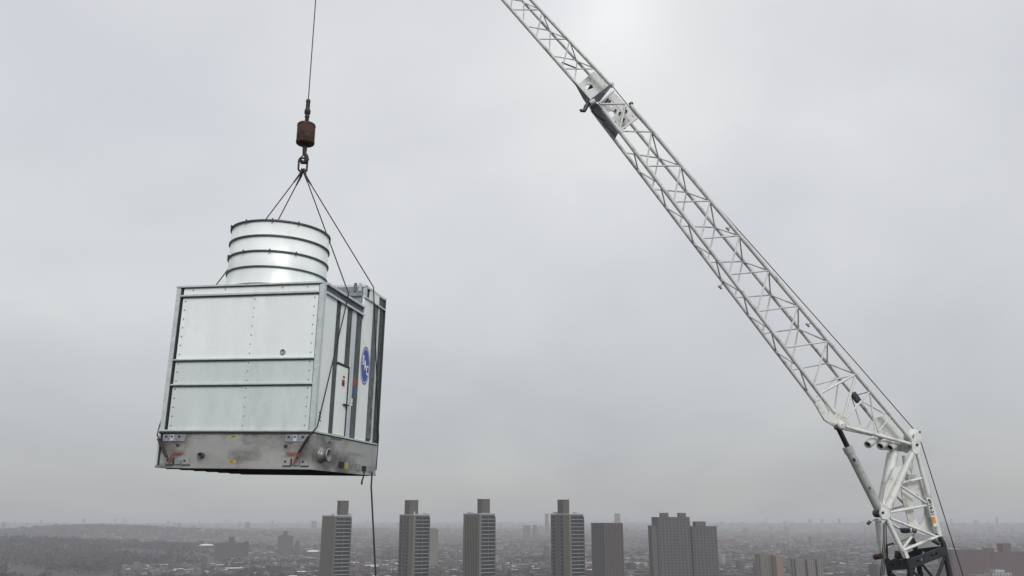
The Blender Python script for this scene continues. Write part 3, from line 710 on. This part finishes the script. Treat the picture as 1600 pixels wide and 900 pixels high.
MB().plate([nr(p, -.06) for p in ((1377, 814), (1387, 808), (1389, 811), (1379, 817))], th * 3).build('hub_foot', P1, ms, PIV)
MB().frame_tube([nr(p, .3) for p in ((1371, 811), (1364, 813), (1358, 816))], .022, 8).build('lever', P1, ms, PIV)
MB().tube(nr((1359.5, 815), .3), nr((1356, 818.5), .3), .045, None, 10).build('lever_knob', M['ring'], ms, PIV)
strut('damper', nr((1391, 817), .4), nr((1404, 825), .4), .035, P1, ms); strut('damper_rod', nr((1404, 825), .4), nr((1416, 831), .4), .022, M['black'], ms)
for (x, y) in ((1417.5, 829), (1429, 828.5)):
    MB().lathe(nr((x, y), .15), NRM, [(.02, 0), (.075, 0), (.075, .2), (.02, .2)], 12).build('bracket_roller', M['ring'], ms, PIV)
for k in (0, 1):
    MB().plate([nr(p, -.09 + .14 * k) for p in ((1412, 862), (1417, 861), (1421, 871), (1417, 873))], th).build('clevis', P1, ms, PIV)
strut('side_roller', nr((1367.5, 870.5), WM * .9), nr((1376.5, 869), WM * .6), .075, M['rust'], ms, n=14)
def text_mesh(body, size, name, mat, extr=.002):
    cu = bpy.data.curves.new(name, 'FONT'); cu.body = body; cu.size = size; cu.extrude = extr; cu.offset = size * .028; cu.align_x = 'CENTER'; cu.align_y = 'CENTER'
    to = bpy.data.objects.new(name, cu); COL.objects.link(to); bpy.context.view_layer.update()
    me = bpy.data.meshes.new_from_object(to.evaluated_get(bpy.context.evaluated_depsgraph_get())); bpy.data.objects.remove(to)
    me.materials.clear(); me.materials.append(mat); o = bpy.data.objects.new(name, me); COL.objects.link(o); return o
def orient(o, pos, xdir, zdir, parent, off):
    x = Vector(xdir).normalized(); z = Vector(zdir).normalized(); z = (z - x * z.dot(x)).normalized(); y = z.cross(x)
    o.parent = parent; o.matrix_local = Matrix.Translation(Vector(pos) - Vector(off)) @ Matrix((x, y, z)).transposed().to_4x4()
tp = nr((1454.2, 792.5), -.09); MB().plate([nr(p, -.062) for p in ((1447.5, 777), (1454, 777), (1467, 823), (1459, 823))], NRM * .02).build('number_plate', P1, ms, PIV)
orient(text_mesh('4814-21', .135, 'serial_number', M['black']), nr((1454.5, 792.5), -.068), nr((1460.5, 813)) - nr((1452, 781)), -NRM, ms, PIV)
MB().plate([nr(p, -.068) for p in ((1456, 808), (1460, 807), (1463, 817), (1457.5, 817.5))], NRM * .004).build('sticker', M['orange'], ms, PIV)
# hydraulic hoses
for k, (dx, o) in enumerate(((-1.5, -.12), (2.5, -.10), (.5, .35))):
    MB().frame_tube([nr((1382 + dx, 818 - k * 3), o), nr((1382 + dx * 1.3, 845), o), nr((1380 + dx, 872), o), nr((1377 + dx * 1.5, 905), o), nr((1374 + dx, 960), o)], .012, 8).build('hose', M['black'], ms, PIV)

# black mast head frame and the mast going down to the street
bh = part_empty('mast_head_frame')
NAV = M['navy']
cl, cf, crr, cb = nr((1386, 877), WM), nr((1418, 874)), nr((1474, 853)), nr((1430, 858), WM)
dn = Vector((0, 0, -.25))
def beam(a, b, holes_t):
    ax = (b - a); L = ax.length; ax.normalize(); up_ = Vector((0, 0, 1)); side = ax.cross(up_).normalized()
    hs = [[a + ax * (L * t) + dn * .5 + ax * (.05 * math.cos(k * .628)) + up_ * (.05 * math.sin(k * .628)) for k in range(10)] for t in holes_t]
    MB().plate([a, b, b + dn, a + dn], side * .06, hs).build('beam', NAV, bh, PIV)
beam(cl, cf, (.35, .7)); beam(cf, crr, (.22, .36, .62, .74)); beam(cl, cb, (.45,)); beam(cb, crr, (.3, .55, .7))
down = (nr((1484, 900)) - crr); down = down / -down.z
LEGN = 9.0
bases = []
for c_ in (cl, cf, crr, cb):
    e = c_ + Vector((down.x * LEGN, down.y * LEGN, -LEGN)); bases.append(e)
    MB().tube(c_ + Vector((0, 0, .08)), e, .075, None, 8).build('mast_leg', NAV, bh, PIV)
for a, b in ((0, 1), (1, 2), (2, 3), (3, 0)):
    ca_, cb_ = (cl, cf, crr, cb)[a], (cl, cf, crr, cb)[b]
    for k in range(5):
        z0, z1 = -.24 - k * 1.3, -.24 - (k + 1) * 1.3
        p0, p1 = ca_ + Vector((down.x, down.y, -1)) * -z0, cb_ + Vector((down.x, down.y, -1)) * -z1
        q0, q1 = cb_ + Vector((down.x, down.y, -1)) * -z0, ca_ + Vector((down.x, down.y, -1)) * -z1
        strut('brace', p0, p1, .036, NAV, bh); strut('brace', q0, q1, .036, NAV, bh)
strut('lock_pin', crr + Vector((-.12, 0, .34)), crr + Vector((.02, 0, .02)), .075, NAV, bh); strut('lock_pin', crr + Vector((-.28, 0, .16)), crr + Vector((-.1, 0, .06)), .06, M['ring'], bh)
strut('lock_pin', nr((1386, 852), .5), nr((1396, 849), .5), .03, NAV, bh); strut('lock_pin', nr((1386, 876), .5), nr((1386, 853), .5), .03, NAV, bh)
strut('lock_pin', nr((1402, 872), .3), nr((1404, 862), .3), .09, NAV, bh)
MB().plate([nr(p, .5) for p in ((1421, 851), (1428, 840), (1433, 850))], th * 2).build('lug', M['ring'], bh, PIV)
bc = sum(bases, Vector()) / 4
MB().frame_tube([bc + Vector((0, 0, .3)), Vector((bc.x + 1.5, bc.y + .5, CAM_Z - 50)), Vector((bc.x + 3, bc.y + 1, 0))], [.75, .95, 1.3], 12).build('main_boom', NAV, bh, PIV)

# ------------------------------------------------------------------ hoist rope over the boom
S0 = sc0 + NRM * .05
ropeA = [nr((1520, 945), .17), nr((1505, 900), .17), nr((1440, 694), .17)]
for k in range(5):
    a = -.35 + k * .42
    ropeA.append(S0 + (Vector((0, 0, 1)) * math.sin(a) + -hd * math.cos(a)) * .215)
ropeA += [nr((1340, 569.5), .17), nr((1190.7, 401), .15), nr((992, 178), .12), nr((953, 130), .07), ua(60) + Vector((.02, 0, .03)), ua(-150) + Vector((.02, 0, .03)), nr((532, -326), .15)]
RX, RY = -5.452, 20.1
ropeA += [nr((519, -332), .15), nr((508, -322), .15), Vector((RX, RY, TIP.z - 1.0)), Vector((RX, RY, CAM_Z + 10.78))]
tag(MB().frame_tube(ropeA, .0135, 8).build('hoist_rope', M['rope']), 'thin black wire hoist rope running along the boom and down to the hook', 'rope')

# ------------------------------------------------------------------ hook block
hb = empty('hook_block', (RX, RY, CAM_Z + 9.0), 'rusty cylindrical overhaul weight with hook hanging above the steel unit', 'hook block')
HO = Vector((RX, RY, 0))
def hz_(z): return CAM_Z + z
HOFF = (RX, RY, CAM_Z + 9.0)
MB().lathe((RX, RY, CAM_Z), (0, 0, 1), [(.03, 10.14), (.055, 10.16), (.05, 10.30), (.065, 10.33), (.062, 10.36), (.045, 10.40), (.078, 10.43), (.082, 10.52), (.06, 10.57), (.05, 10.62), (.058, 10.66), (.05, 10.74), (.062, 10.78), (.055, 10.84), (.01, 10.86)], 16).build('rope_socket', M['rigging'], hb, HOFF)
MB().lathe((RX, RY, CAM_Z), (0, 0, 1), [(.01, 9.55), (.222, 9.55), (.235, 9.565), (.235, 10.105), (.222, 10.12), (.01, 10.12)], 32).build('weight', M['rust'], hb, HOFF)
MB().plate([(RX - .07 + u, RY - .2365, CAM_Z + 9.80 + v) for u, v in ((0, 0), (.14, 0), (.14, .09), (0, .09))], (0, -.004, 0)).build('load_plate', M['rigging'], hb, HOFF)
for z in (9.60, 10.06): MB().lathe((RX, RY, CAM_Z), (0, 0, 1), [(.2352, z - .012), (.242, z - .012), (.242, z + .012), (.2352, z + .012)], 32, False).build('band', M['rust'], hb, HOFF)
MB().tube((RX, RY, CAM_Z + 9.54), (RX, RY, CAM_Z + 9.34), .062, .055, 12).build('swivel_shank', M['rigging'], hb, HOFF)
hk = [(0, 9.36), (.0, 9.28), (.055, 9.20), (.075, 9.11), (.03, 9.03), (-.05, 9.03), (-.095, 9.10), (-.10, 9.17)]
MB().frame_tube([(RX + x, RY, CAM_Z + z) for x, z in hk], [.055, .055, .055, .06, .06, .055, .04, .02], 10).build('hook', M['rigging'], hb, HOFF)
MB().frame_tube([(RX - .10, RY + .02, CAM_Z + 9.17), (RX - .01, RY + .02, CAM_Z + 9.27)], .016, 6).build('safety_latch', M['rigging'], hb, HOFF)
pts_ = []
for k in range(24):
    a = 2 * math.pi * k / 24; pts_.append((RX - .02 + .10 * math.cos(a), RY + .05 * math.cos(a), CAM_Z + 8.95 + .10 * math.sin(a) + (.10 if math.sin(a) >= 0 else -.10)))
tag(MB().frame_tube(pts_, .026, 8, closed=True).build('master_link', M['rigging']), 'oblong steel link gathering the four slings under the hook', 'link')

# ------------------------------------------------------------------ the hanging cooling tower
W_, D_, HBs, HT, HR_, DM = 3.6, 3.94, .7535, 4.06, 4.645, 2.405
Rm = Matrix.Rotation(-.1884, 3, 'Z') @ Matrix.Rotation(.0153, 3, 'X') @ Matrix.Rotation(.0204, 3, 'Y')
T0 = Vector((-4.2228, 17.8306, 1.0476)) + CAM
OFF = Vector((-1.8, 1.97, 0))
def LW(x, y, z): return Rm @ Vector((x, y, z)) + T0
ct = empty('cooling_tower', T0 + Rm @ OFF, 'galvanised steel cooling tower with round fan stack hanging from the crane', 'cooling tower', None, Rm.to_quaternion())
def cpart(m, name, mat, parent=None): return m.build(name, M[mat] if isinstance(mat, str) else mat, parent or ct, OFF if parent is None or parent is ct else OFF)
bx = lambda a, b: MB().box(a, b)
cpart(bx((-W_, 0, .02), (0, D_, HBs)), 'basin', 'steel')
cpart(bx((-W_ + .004, .004, -.018), (-.004, D_ - .004, .018)), 'underside', 'under')
for k in range(7):
    y = .3 + k * .55
    cpart(bx((-W_ + .06, y, -.034), (-.06, y + .06, -.0185)), 'floor_joist', 'under')
cpart(bx((-W_ - .015, -.02, -.02), (.015, .0, .035)), 'basin_lip', 'steel'); cpart(bx((0.002, -.015, -.022), (.02, D_, .033)), 'basin_lip', 'steel')
cpart(bx((-W_ + .05, .05, HBs), (-.05, DM, HT - .03)), 'casing', 'recess')
cpart(bx((-W_ + .05, DM + .002, HBs + .001), (-.05, D_ - .04, HR_ - .08)), 'rear_casing', 'recess')
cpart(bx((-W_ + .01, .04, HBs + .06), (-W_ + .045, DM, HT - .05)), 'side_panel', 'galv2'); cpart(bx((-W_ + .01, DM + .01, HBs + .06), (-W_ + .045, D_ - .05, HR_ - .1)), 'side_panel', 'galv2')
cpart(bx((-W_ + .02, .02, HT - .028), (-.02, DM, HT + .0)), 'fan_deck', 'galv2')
# front panels between rails
XS = -1.70; z1a, z1b, z2a, z2b = HBs + .05, 1.765, 1.81, 2.325
z3a, z3b, z4a, z4b = 2.37, 3.80, 3.865, HT - .035
for (za, zb, gm_) in ((z1a, z1b, 'galv_dim'), (z2a, z2b, 'galv_dim'), (z3a, z3b, 'galv')):
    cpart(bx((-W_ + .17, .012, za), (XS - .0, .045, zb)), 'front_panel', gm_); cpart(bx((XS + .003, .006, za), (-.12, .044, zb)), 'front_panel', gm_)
cpart(bx((-W_ + .17, .012, z4a), (-.12, .045, z4b)), 'top_band', 'galv')
for z, h in ((1.765, .04), (2.325, .04), (3.80, .05)):
    cpart(bx((-W_ + .13, -.035, z + .012), (-.10, .040, z + h)), 'rail', 'trim'); cpart(bx((-W_ + .13, -.030, z - .014), (-.10, .0398, z + .0115)), 'rail_gasket', 'seam')
cpart(bx((-W_ - .01, -.045, HBs + .012), (.0, .04, HBs + .045)), 'sill_rail', 'trim'); cpart(bx((-W_, -.04, HBs - .03), (.0, -.001, HBs + .01)), 'sill_gasket', 'seam')
cpart(bx((-W_ - .01, -.03, HT - .033), (.0, .0415, HT + .005)), 'top_rail', 'trim'); cpart(bx((-W_ + .05, -.026, HT - .05), (-.05, .0405, HT - .0335)), 'rail_gasket', 'seam')
cpart(bx((-W_, -.02, HBs + .047), (-W_ + .105, .06, HT - .036)), 'corner_post', 'trim'); cpart(bx((-W_ + .106, -.004, HBs + .047), (-W_ + .15, .042, HT - .052)), 'corner_gasket', 'seam')
cpart(bx((-.10, -.02, HBs + .047), (.012, .09, HT - .036)), 'corner_post', 'trim'); cpart(bx((-.119, -.002, HBs + .047), (-.1005, .0425, HT - .052)), 'corner_gasket', 'seam')
cpart(bx((-W_ - .008, -.02, .0), (-W_ + .03, .05, HBs - .021)), 'basin_corner', 'trim'); cpart(bx((-W_ + .031, -.006, .036), (-W_ + .075, .02, HBs - .021)), 'corner_gasket', 'seam')
rv = MB()
def rivet(x, z, r=.0165): rv.lathe((x, .008, z), (0, -1, 0), [(r, 0), (r * .8, .012), (.003, .016)], 8)
for x in (XS + .05, -.21, -W_ + .24):
    for k in range(7): rivet(x, 2.48 + k * .205)
    for z in (1.88, 2.08, 2.27): rivet(x, z)
    for k in range(5): rivet(x, .90 + k * .20)
for x in (-3.2, -2.4, -1.0, -.4): rivet(x, HT - .10, .015)
o = cpart(rv, 'rivets', 'bracket'); o['kind'] = 'stuff'
pf = cpart(MB().lathe((-.86, .006, 2.49), (0, -1, 0), [(.01, .004), (.06, .004), (.065, .016), (.05, .018), (.048, .006)], 20), 'port_cap', 'bracket')
# right side
HTs = HT - .25
def side(y0, y1, z0, z1, name='side_panel', mat='galv2', x0=-.045, x1=-.004): return cpart(bx((x0, y0, z0), (x1, y1, z1)), name, mat)
side(.095, .77, HBs + .04, HTs, mat='galv')
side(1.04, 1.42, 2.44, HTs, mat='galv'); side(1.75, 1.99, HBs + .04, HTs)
door = side(1.06, 1.70, HBs + .05, 2.38, 'access_door', 'galv')
side(1.70, 1.745, HBs + .05, 2.42, 'door_frame', 'seam', -.045, .012); side(1.03, 1.745, 2.385, 2.43, 'door_frame', 'seam', -.045, .010)
cpart(bx((-.003, 1.50, 1.50), (.05, 1.76, 1.53)), 'handle', 'black', door)
cpart(bx((-.0035, 1.36, 1.93), (.003, 1.52, 2.08)), 'warning_label', 'red', door); cpart(bx((.0031, 1.39, 1.96), (.005, 1.49, 2.02)), 'warning_symbol', 'black', door)
cpart(bx((-.0035, 1.40, 2.12), (.003, 1.52, 2.17)), 'warning_label', 'red', door)
for (y0, y1, z0, z1, c_) in ((2.01, 2.06, 2.1, 2.30, 'red'), (2.08, 2.26, 2.04, 2.24, 'red'), (2.02, 2.12, 1.84, 1.94, 'blue'), (2.03, 2.12, 1.55, 1.72, 'white')):
    cpart(bx((-.05, y0, z0), (-.0135, y1, z1)), 'label_sticker', c_)
for z in (1.2, 1.6, 2.0, 2.4, 2.8, 3.2, 3.6):
    for y in (.90, 1.58, 2.17):
        if y == 1.58 and z < 2.44: continue
        cpart(bx((-.02, y - .1, z), (-.012, y + .1, z + .03)), 'stiffener', 'grey')
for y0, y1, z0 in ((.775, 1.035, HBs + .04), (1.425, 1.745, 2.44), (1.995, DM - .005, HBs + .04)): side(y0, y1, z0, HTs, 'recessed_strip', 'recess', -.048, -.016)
side(.771, .7745, HBs + .04, HTs, 'panel_flange', 'seam', -.05, .001); side(1.4205, 1.424, 2.44, HTs, 'panel_flange', 'seam', -.05, .001); side(1.9905, 1.994, HBs + .04, HTs, 'panel_flange', 'trim', -.05, .004)
# top flange beam of the front part, a C-section
side(.092, DM + .01, HT - .05, HT + .004, 'top_flange', 'trim', -.05, .05); side(.092, DM + .005, HTs + .05, HT - .051, 'top_beam', 'recess', -.05, .004)
side(.092, DM + .01, HTs, HTs + .049, 'top_flange', 'trim', -.05, .05)
side(.0, D_ - .01, HBs + .001, HBs + .036, 'sill_rail', 'trim', -.05, .03); side(.0, D_ - .01, HBs - .018, HBs - .0, 'sill_gasket', 'seam', -.03, .015)
# rear part, taller
side(2.42, 3.07, HBs + .04, HR_ - .36, 'logo_panel', 'galv', -.045, .004)
side(3.49, 3.60, HBs + .04, HR_ - .36); side(3.62, 3.66, HBs + .04, HR_ - .36, 'panel_flange', 'ring', -.05, .03)
for k in range(14):
    z = HBs + .12 + k * .25
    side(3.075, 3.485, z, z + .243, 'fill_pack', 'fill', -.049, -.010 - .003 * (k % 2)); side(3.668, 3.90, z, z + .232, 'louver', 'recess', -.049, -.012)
side(2.41, D_ - .01, HR_ - .36, HR_ - .32, 'top_flange', 'trim', -.05, .04)
side(2.43, 2.55, HR_ - .32, HR_ - .03, 'hood_post', 'trim', -.05, .02); side(2.80, 3.45, HR_ - .31, HR_ - .02, 'hood_panel', 'galv', -.05, .015)
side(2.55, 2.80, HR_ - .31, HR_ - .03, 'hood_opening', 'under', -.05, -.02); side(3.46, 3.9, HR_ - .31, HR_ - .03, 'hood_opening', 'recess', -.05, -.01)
cpart(bx((-W_ + .02, DM + .004, HR_ - .078), (.02, D_ - .0, HR_ - .02)), 'hood_roof', 'galv2')
cpart(bx((-W_ + .1, DM - .03, HT + .03), (-.052, DM + .0, HR_ - .08)), 'hood_wall', 'bracket')
cpart(bx((-.26, DM - .07, HR_ - .2), (-.20, DM - .031, HR_ + .01)), 'hood_clamp', 'fill'); cpart(bx((-.13, DM - .07, HR_ - .2), (-.07, DM - .031, HR_ + .01)), 'hood_clamp', 'trim')
cpart(bx((-W_ + .1, DM - .05, HR_ - .36), (-.05, DM - .0305, HR_ - .32)), 'hood_rail', 'ring')
side(D_ - .035, D_, HBs + .04, HR_ - .03, 'rear_post', 'ring', -.05, .03)
# round emblem
ey, ez = 2.745, 2.62
lg = cpart(MB().plate(circle((.0045, ey, ez), 1, (0, 1, 0), (0, 0, 1), 40, .325, .50), (.003, 0, 0)), 'emblem', 'white')
cpart(MB().plate(circle((.0076, ey, ez), 1, (0, 1, 0), (0, 0, 1), 40, .305, .475), (.003, 0, 0)), 'emblem_field', 'blue', lg)
cpart(MB().plate(circle((.0107, ey, ez), 1, (0, 1, 0), (0, 0, 1), 40, .275, .435), (.002, 0, 0), [circle((.0107, ey, ez), 1, (0, 1, 0), (0, 0, 1), 40, .262, .415)]), 'emblem_ring', 'white', lg)
for ch, yy, zz in (('B', ey - .145, ez + .105), ('A', ey, ez), ('C', ey + .15, ez - .11)):
    to = text_mesh(ch, .33, 'letter', M['white']); co = [v.co.copy() for v in to.data.vertices]
    for v in to.data.vertices: v.co.x *= .62; v.co.x += 0
    for d_ in ((.008, 0), (-.008, 0)): pass
    orient(to, (.0125, yy, zz), (0, 1, 0), (1, 0, 0), lg, OFF)
# small printed mark low on the first side panel, stamped marks on the basin
for k in range(3):
    cpart(bx((-.0035, .22, 1.02 + k * .075), (-.001, .24 + .05 * (k != 1), 1.07 + k * .075)), 'printed_mark', 'ring'); cpart(bx((-.0035, .30, 1.0 + k * .075), (-.001, .33, 1.04 + k * .075)), 'printed_mark', 'ring')
for k in range(6): cpart(bx((.0005, 2.05 + k * .17, .40), (.003, 2.16 + k * .17, .47)), 'stamped_mark', 'bracket')
for k in range(7): cpart(bx((.0005, .95 + k * .09, HBs - .075), (.003, 1.0 + k * .09, HBs - .03)), 'stamped_mark', 'ring')
# fan stack
fc = (-1.765, 1.2, HT)
stack = cpart(MB().lathe(fc, (0, 0, 1), [(1.19, 0), (1.175, .12), (1.155, .30), (1.15, .44), (1.15, 1.535), (1.11, 1.535), (1.10, .1)], 64), 'fan_stack', 'galv')
for k, z in enumerate((.43, .80, 1.17, 1.535)):
    cpart(MB().lathe(fc, (0, 0, 1), [(1.151, z - .017), (1.185, z - .017), (1.185, z + .017), (1.151, z + .017)], 64, False), 'stiffening_ring', 'ring', stack)
for a in (3.9, 4.45, 5.0, 5.5):
    for z in (.80, 1.535):
        cpart(MB().tube((fc[0] + 1.2 * math.cos(a), fc[1] + 1.2 * math.sin(a), HT + z - .035), (fc[0] + 1.2 * math.cos(a), fc[1] + 1.2 * math.sin(a), HT + z + .035), .018, None, 8), 'clip', 'ring', stack)
fan = cpart(MB().lathe(fc, (0, 0, 1), [(.02, .5), (.18, .5), (.18, .72), (.02, .75)], 20), 'fan_hub', 'grey', stack)
for k in range(6):
    a = k * math.pi / 3; u = Vector((math.cos(a), math.sin(a), 0)); v = Vector((-math.sin(a), math.cos(a), .35)); c0 = Vector(fc) + Vector((0, 0, .62))
    cpart(MB().plate([c0 + u * .17 - v * .08, c0 + u * 1.06 - v * .14, c0 + u * 1.06 + v * .14, c0 + u * .17 + v * .08], Vector((0, 0, .02))), 'fan_blade', 'grey', stack)
cpart(MB().lathe(fc, (0, 0, 1), [(1.20, 0.001), (1.20, .035), (1.175, .036)], 64, False), 'stack_flange', 'ring', stack)
# basin front fittings
def front(x0, x1, z0, z1, name, mat, y0=-.02, y1=-.0005): return cpart(bx((x0, y0, z0), (x1, y1, z1)), name, mat)
for x0, x1 in ((-3.50, -2.96), (-.62, -.10)):
    b_ = front(x0, x1, .55, .70, 'lifting_plate', 'bracket')
    cpart(bx((x0 + .18, -.03, .56), (x0 + .26, -.0205, .69)), 'stiffener', 'trim', b_)
    for k in (.08, .22, .40): cpart(MB().lathe((x0 + k, -.02, .655), (0, -1, 0), [(.024, 0), (.024, .02), (.004, .021)], 8), 'bolt', 'ring', b_)
for x, z in ((-3.13, .47), (-.60, .46)): cpart(MB().lathe((x, 0, z), (0, -1, 0), [(.036, 0), (.036, .02), (.004, .02)], 12), 'drain_plug', 'under')
for x, z, w2, h2 in ((-3.42, .49, .16, .012), (-3.06, .50, .10, .012), (-3.06, .44, .02, .06), (-.54, .50, .10, .03), (-.51, .43, .015, .05), (-.28, .47, .09, .015)):
    front(x, x + w2, z, z + h2, 'red_marking', 'red', -.003)
cpart(MB().lathe((-2.53, 0, .25), (0, -1, 0), [(.065, 0), (.065, .09), (.05, .095), (.048, .01), (.003, .01)], 18), 'drain_stub', 'ring')
for x0, z0 in ((-1.93, .63), (-1.92, .10)): s_ = front(x0, x0 + .20, z0, z0 + .055, 'yellow_sticker', 'yellow', -.003); cpart(bx((x0 + .05, -.005, z0 + .015), (x0 + .14, -.0031, z0 + .035)), 'print', 'ring', s_)
for xl in (-3.36, -.62):
    for k in range(2):
        b_ = front(xl + k * .40, xl + k * .40 + .16, .06, .19, 'lug_bracket', 'steel', -.03); cpart(MB().lathe((xl + k * .40 + .05, -.03, .14), (0, -1, 0), [(.024, 0), (.024, .015), (.004, .016)], 8), 'bolt', 'ring', b_)
    front(xl - .01, xl + .18, .03, .055, 'lug_edge', 'ring', -.032); front(xl + .39, xl + .58, .03, .055, 'lug_edge', 'ring', -.032); front(xl + .17, xl + .185, .06, .20, 'lug_edge', 'ring', -.032)
    front(xl + .22, xl + .36, .06, .15, 'lug', 'bracket', -.05)
# basin side fittings
cpart(MB().lathe((0, .47, .30), (1, 0, 0), [(.17, 0), (.17, .03), (.13, .032), (.13, .16), (.15, .165), (.15, .19), (.115, .19), (.11, .02), (.003, .02)], 28), 'outlet_pipe', 'steel')
cpart(bx((.0005, 1.52, .08), (.02, 1.76, .22)), 'inlet_block', 'black'); cpart(bx((.0005, 1.86, .08), (.003, 2.06, .22)), 'yellow_sticker', 'yellow'); cpart(bx((.0005, 1.9, .62), (.003, 2.02, .67)), 'yellow_sticker', 'yellow')
cpart(bx((.0005, 2.60, .08), (.04, 2.80, .22)), 'lifting_lug', 'bracket'); cpart(bx((.0005, 2.98, .06), (.035, 3.18, .19)), 'lifting_lug', 'black'); cpart(bx((.0005, 3.35, .07), (.03, 3.75, .20)), 'lifting_plate', 'bracket')
cpart(MB().tube((0, .86, .60), (.03, .86, .60), .02, None, 8), 'bolt', 'ring')

# ------------------------------------------------------------------ slings, each a wire rope over the unit's edge to a lug
LB0 = Vector((RX, RY, CAM_Z + 8.77))
def sling(pts, label, dx, dy, tail=None):
    path = [LB0 + Vector((dx * .02, dy * .02, .06)), LB0 + Vector((dx * .06, dy * .06, -.10))] + [LW(*p) for p in pts]
    s_ = empty('wire_sling', path[0], label, 'sling', 'slings carrying the unit')
    MB().frame_tube(path, .0145, 8).build('wire', M['rope'], s_, path[0])
    MB().frame_tube([path[0], path[1], path[1] + (path[2] - path[1]).normalized() * .28], [.035, .03, .02], 8).build('ferrule', M['rigging'], s_, path[0])
    if tail:
        tl = [LW(*p) for p in tail]
        MB().frame_tube(tl, [.03] * len(tl), 8).build('lower_eye', M['rigging'], s_, path[0])
    return s_
sr = sling([(.065, 1.25, HT + .02), (.06, .03, .86), (-.02, -.07, .72), (-.22, -.08, .40), (-.36, -.07, .13)], 'wire sling crossing the door side down to the front right lug', 1, -1, [(-.06, -.085, .66), (-.20, -.09, .42), (-.31, -.08, .20)])
sling([(-W_ - .03, 1.25, HT + .02), (-W_ - .05, .03, .90), (-W_ - .03, -.05, .68), (-W_ + .2, -.08, .40), (-W_ + .34, -.07, .13)], 'wire sling passing behind the fan stack to the front left lug', -1, -1, [(-W_ + .02, -.07, .60), (-W_ + .16, -.085, .40), (-W_ + .28, -.08, .22)])
sling([(.06, 2.86, HR_ + .02), (.09, 3.78, .95), (.05, 3.84, .12)], 'wire sling running over the emblem side to the rear right lug', 1, 1)
sling([(-W_ - .03, 2.86, HR_ + .02), (-W_ - .05, 3.78, .95), (-W_ - .04, 3.84, .12)], 'wire sling hidden mostly behind the fan stack, to the rear left lug', -1, 1)
for x in (-.34, -W_ + .36):
    tag(MB().frame_tube([LW(x, -.09, .10), LW(x + .03, -.10, .22), LW(x + .01 + .10 * (1 if x > -1 else 1), -.10, .30)], [.026, .022, .018], 8).build('shackle', M['red']), 'red shackle at the front %s lower lug of the basin' % ('right' if x > -1 else 'left'), 'shackle', 'red shackles')
    tag(MB().box((-.095, -.008, -.02), (.095, .008, .02)).build('red_tag', M['red']), 'red safety tag on the sling at the front %s of the basin' % ('right' if x > -1 else 'left'), 'tag', 'red tags').matrix_world = Matrix.Translation(LW(x + (.16 if x < -1 else -.12), -.06, .31)) @ Rm.to_4x4()
# tag lines
a0 = LW(.03, 3.62, .05)
tl = [a0, at(580, 760, a0.y - .1), at(582.5, 810, a0.y - .5), at(585, 860, a0.y - 1.1), at(587, 900, a0.y - 1.7), at(590, 990, a0.y - 3.2), at(596, 1200, a0.y - 6)]
tag(MB().frame_tube(tl, .021, 8).build('tag_line', M['black']), 'long black tag line hanging below the unit in front of the towers', 'rope')
b0 = LW(.03, 3.08, .05)
tag(MB().frame_tube([b0, b0 + Vector((-.02, 0, -.12)), b0 + Vector((-.05, 0, -.22)), b0 + Vector((-.055, .01, -.30))], [.018, .018, .02, .026], 8).build('rope_tail', M['black']), 'short black rope end dangling under the rear of the unit', 'rope')

# ------------------------------------------------------------------ the misty air
hz = MB().box((-16500, -3000, -1), (16500, 16500, CAM_Z + 26))
hm = bpy.data.materials.new('mist'); hm.use_nodes = True; ht = hm.node_tree; ht.nodes.clear()
ho = ht.nodes.new('ShaderNodeOutputMaterial'); pv = ht.nodes.new('ShaderNodeVolumePrincipled')
pv.inputs['Color'].default_value = (.745, .755, .80, 1); pv.inputs['Density'].default_value = 1.8e-4; pv.inputs['Anisotropy'].default_value = 0.0
ht.links.new(pv.outputs[0], ho.inputs['Volume'])
haze = hz.build('haze', hm); haze['kind'] = 'stuff'; haze['label'] = 'thin grey mist over the whole city'; haze['category'] = 'haze'
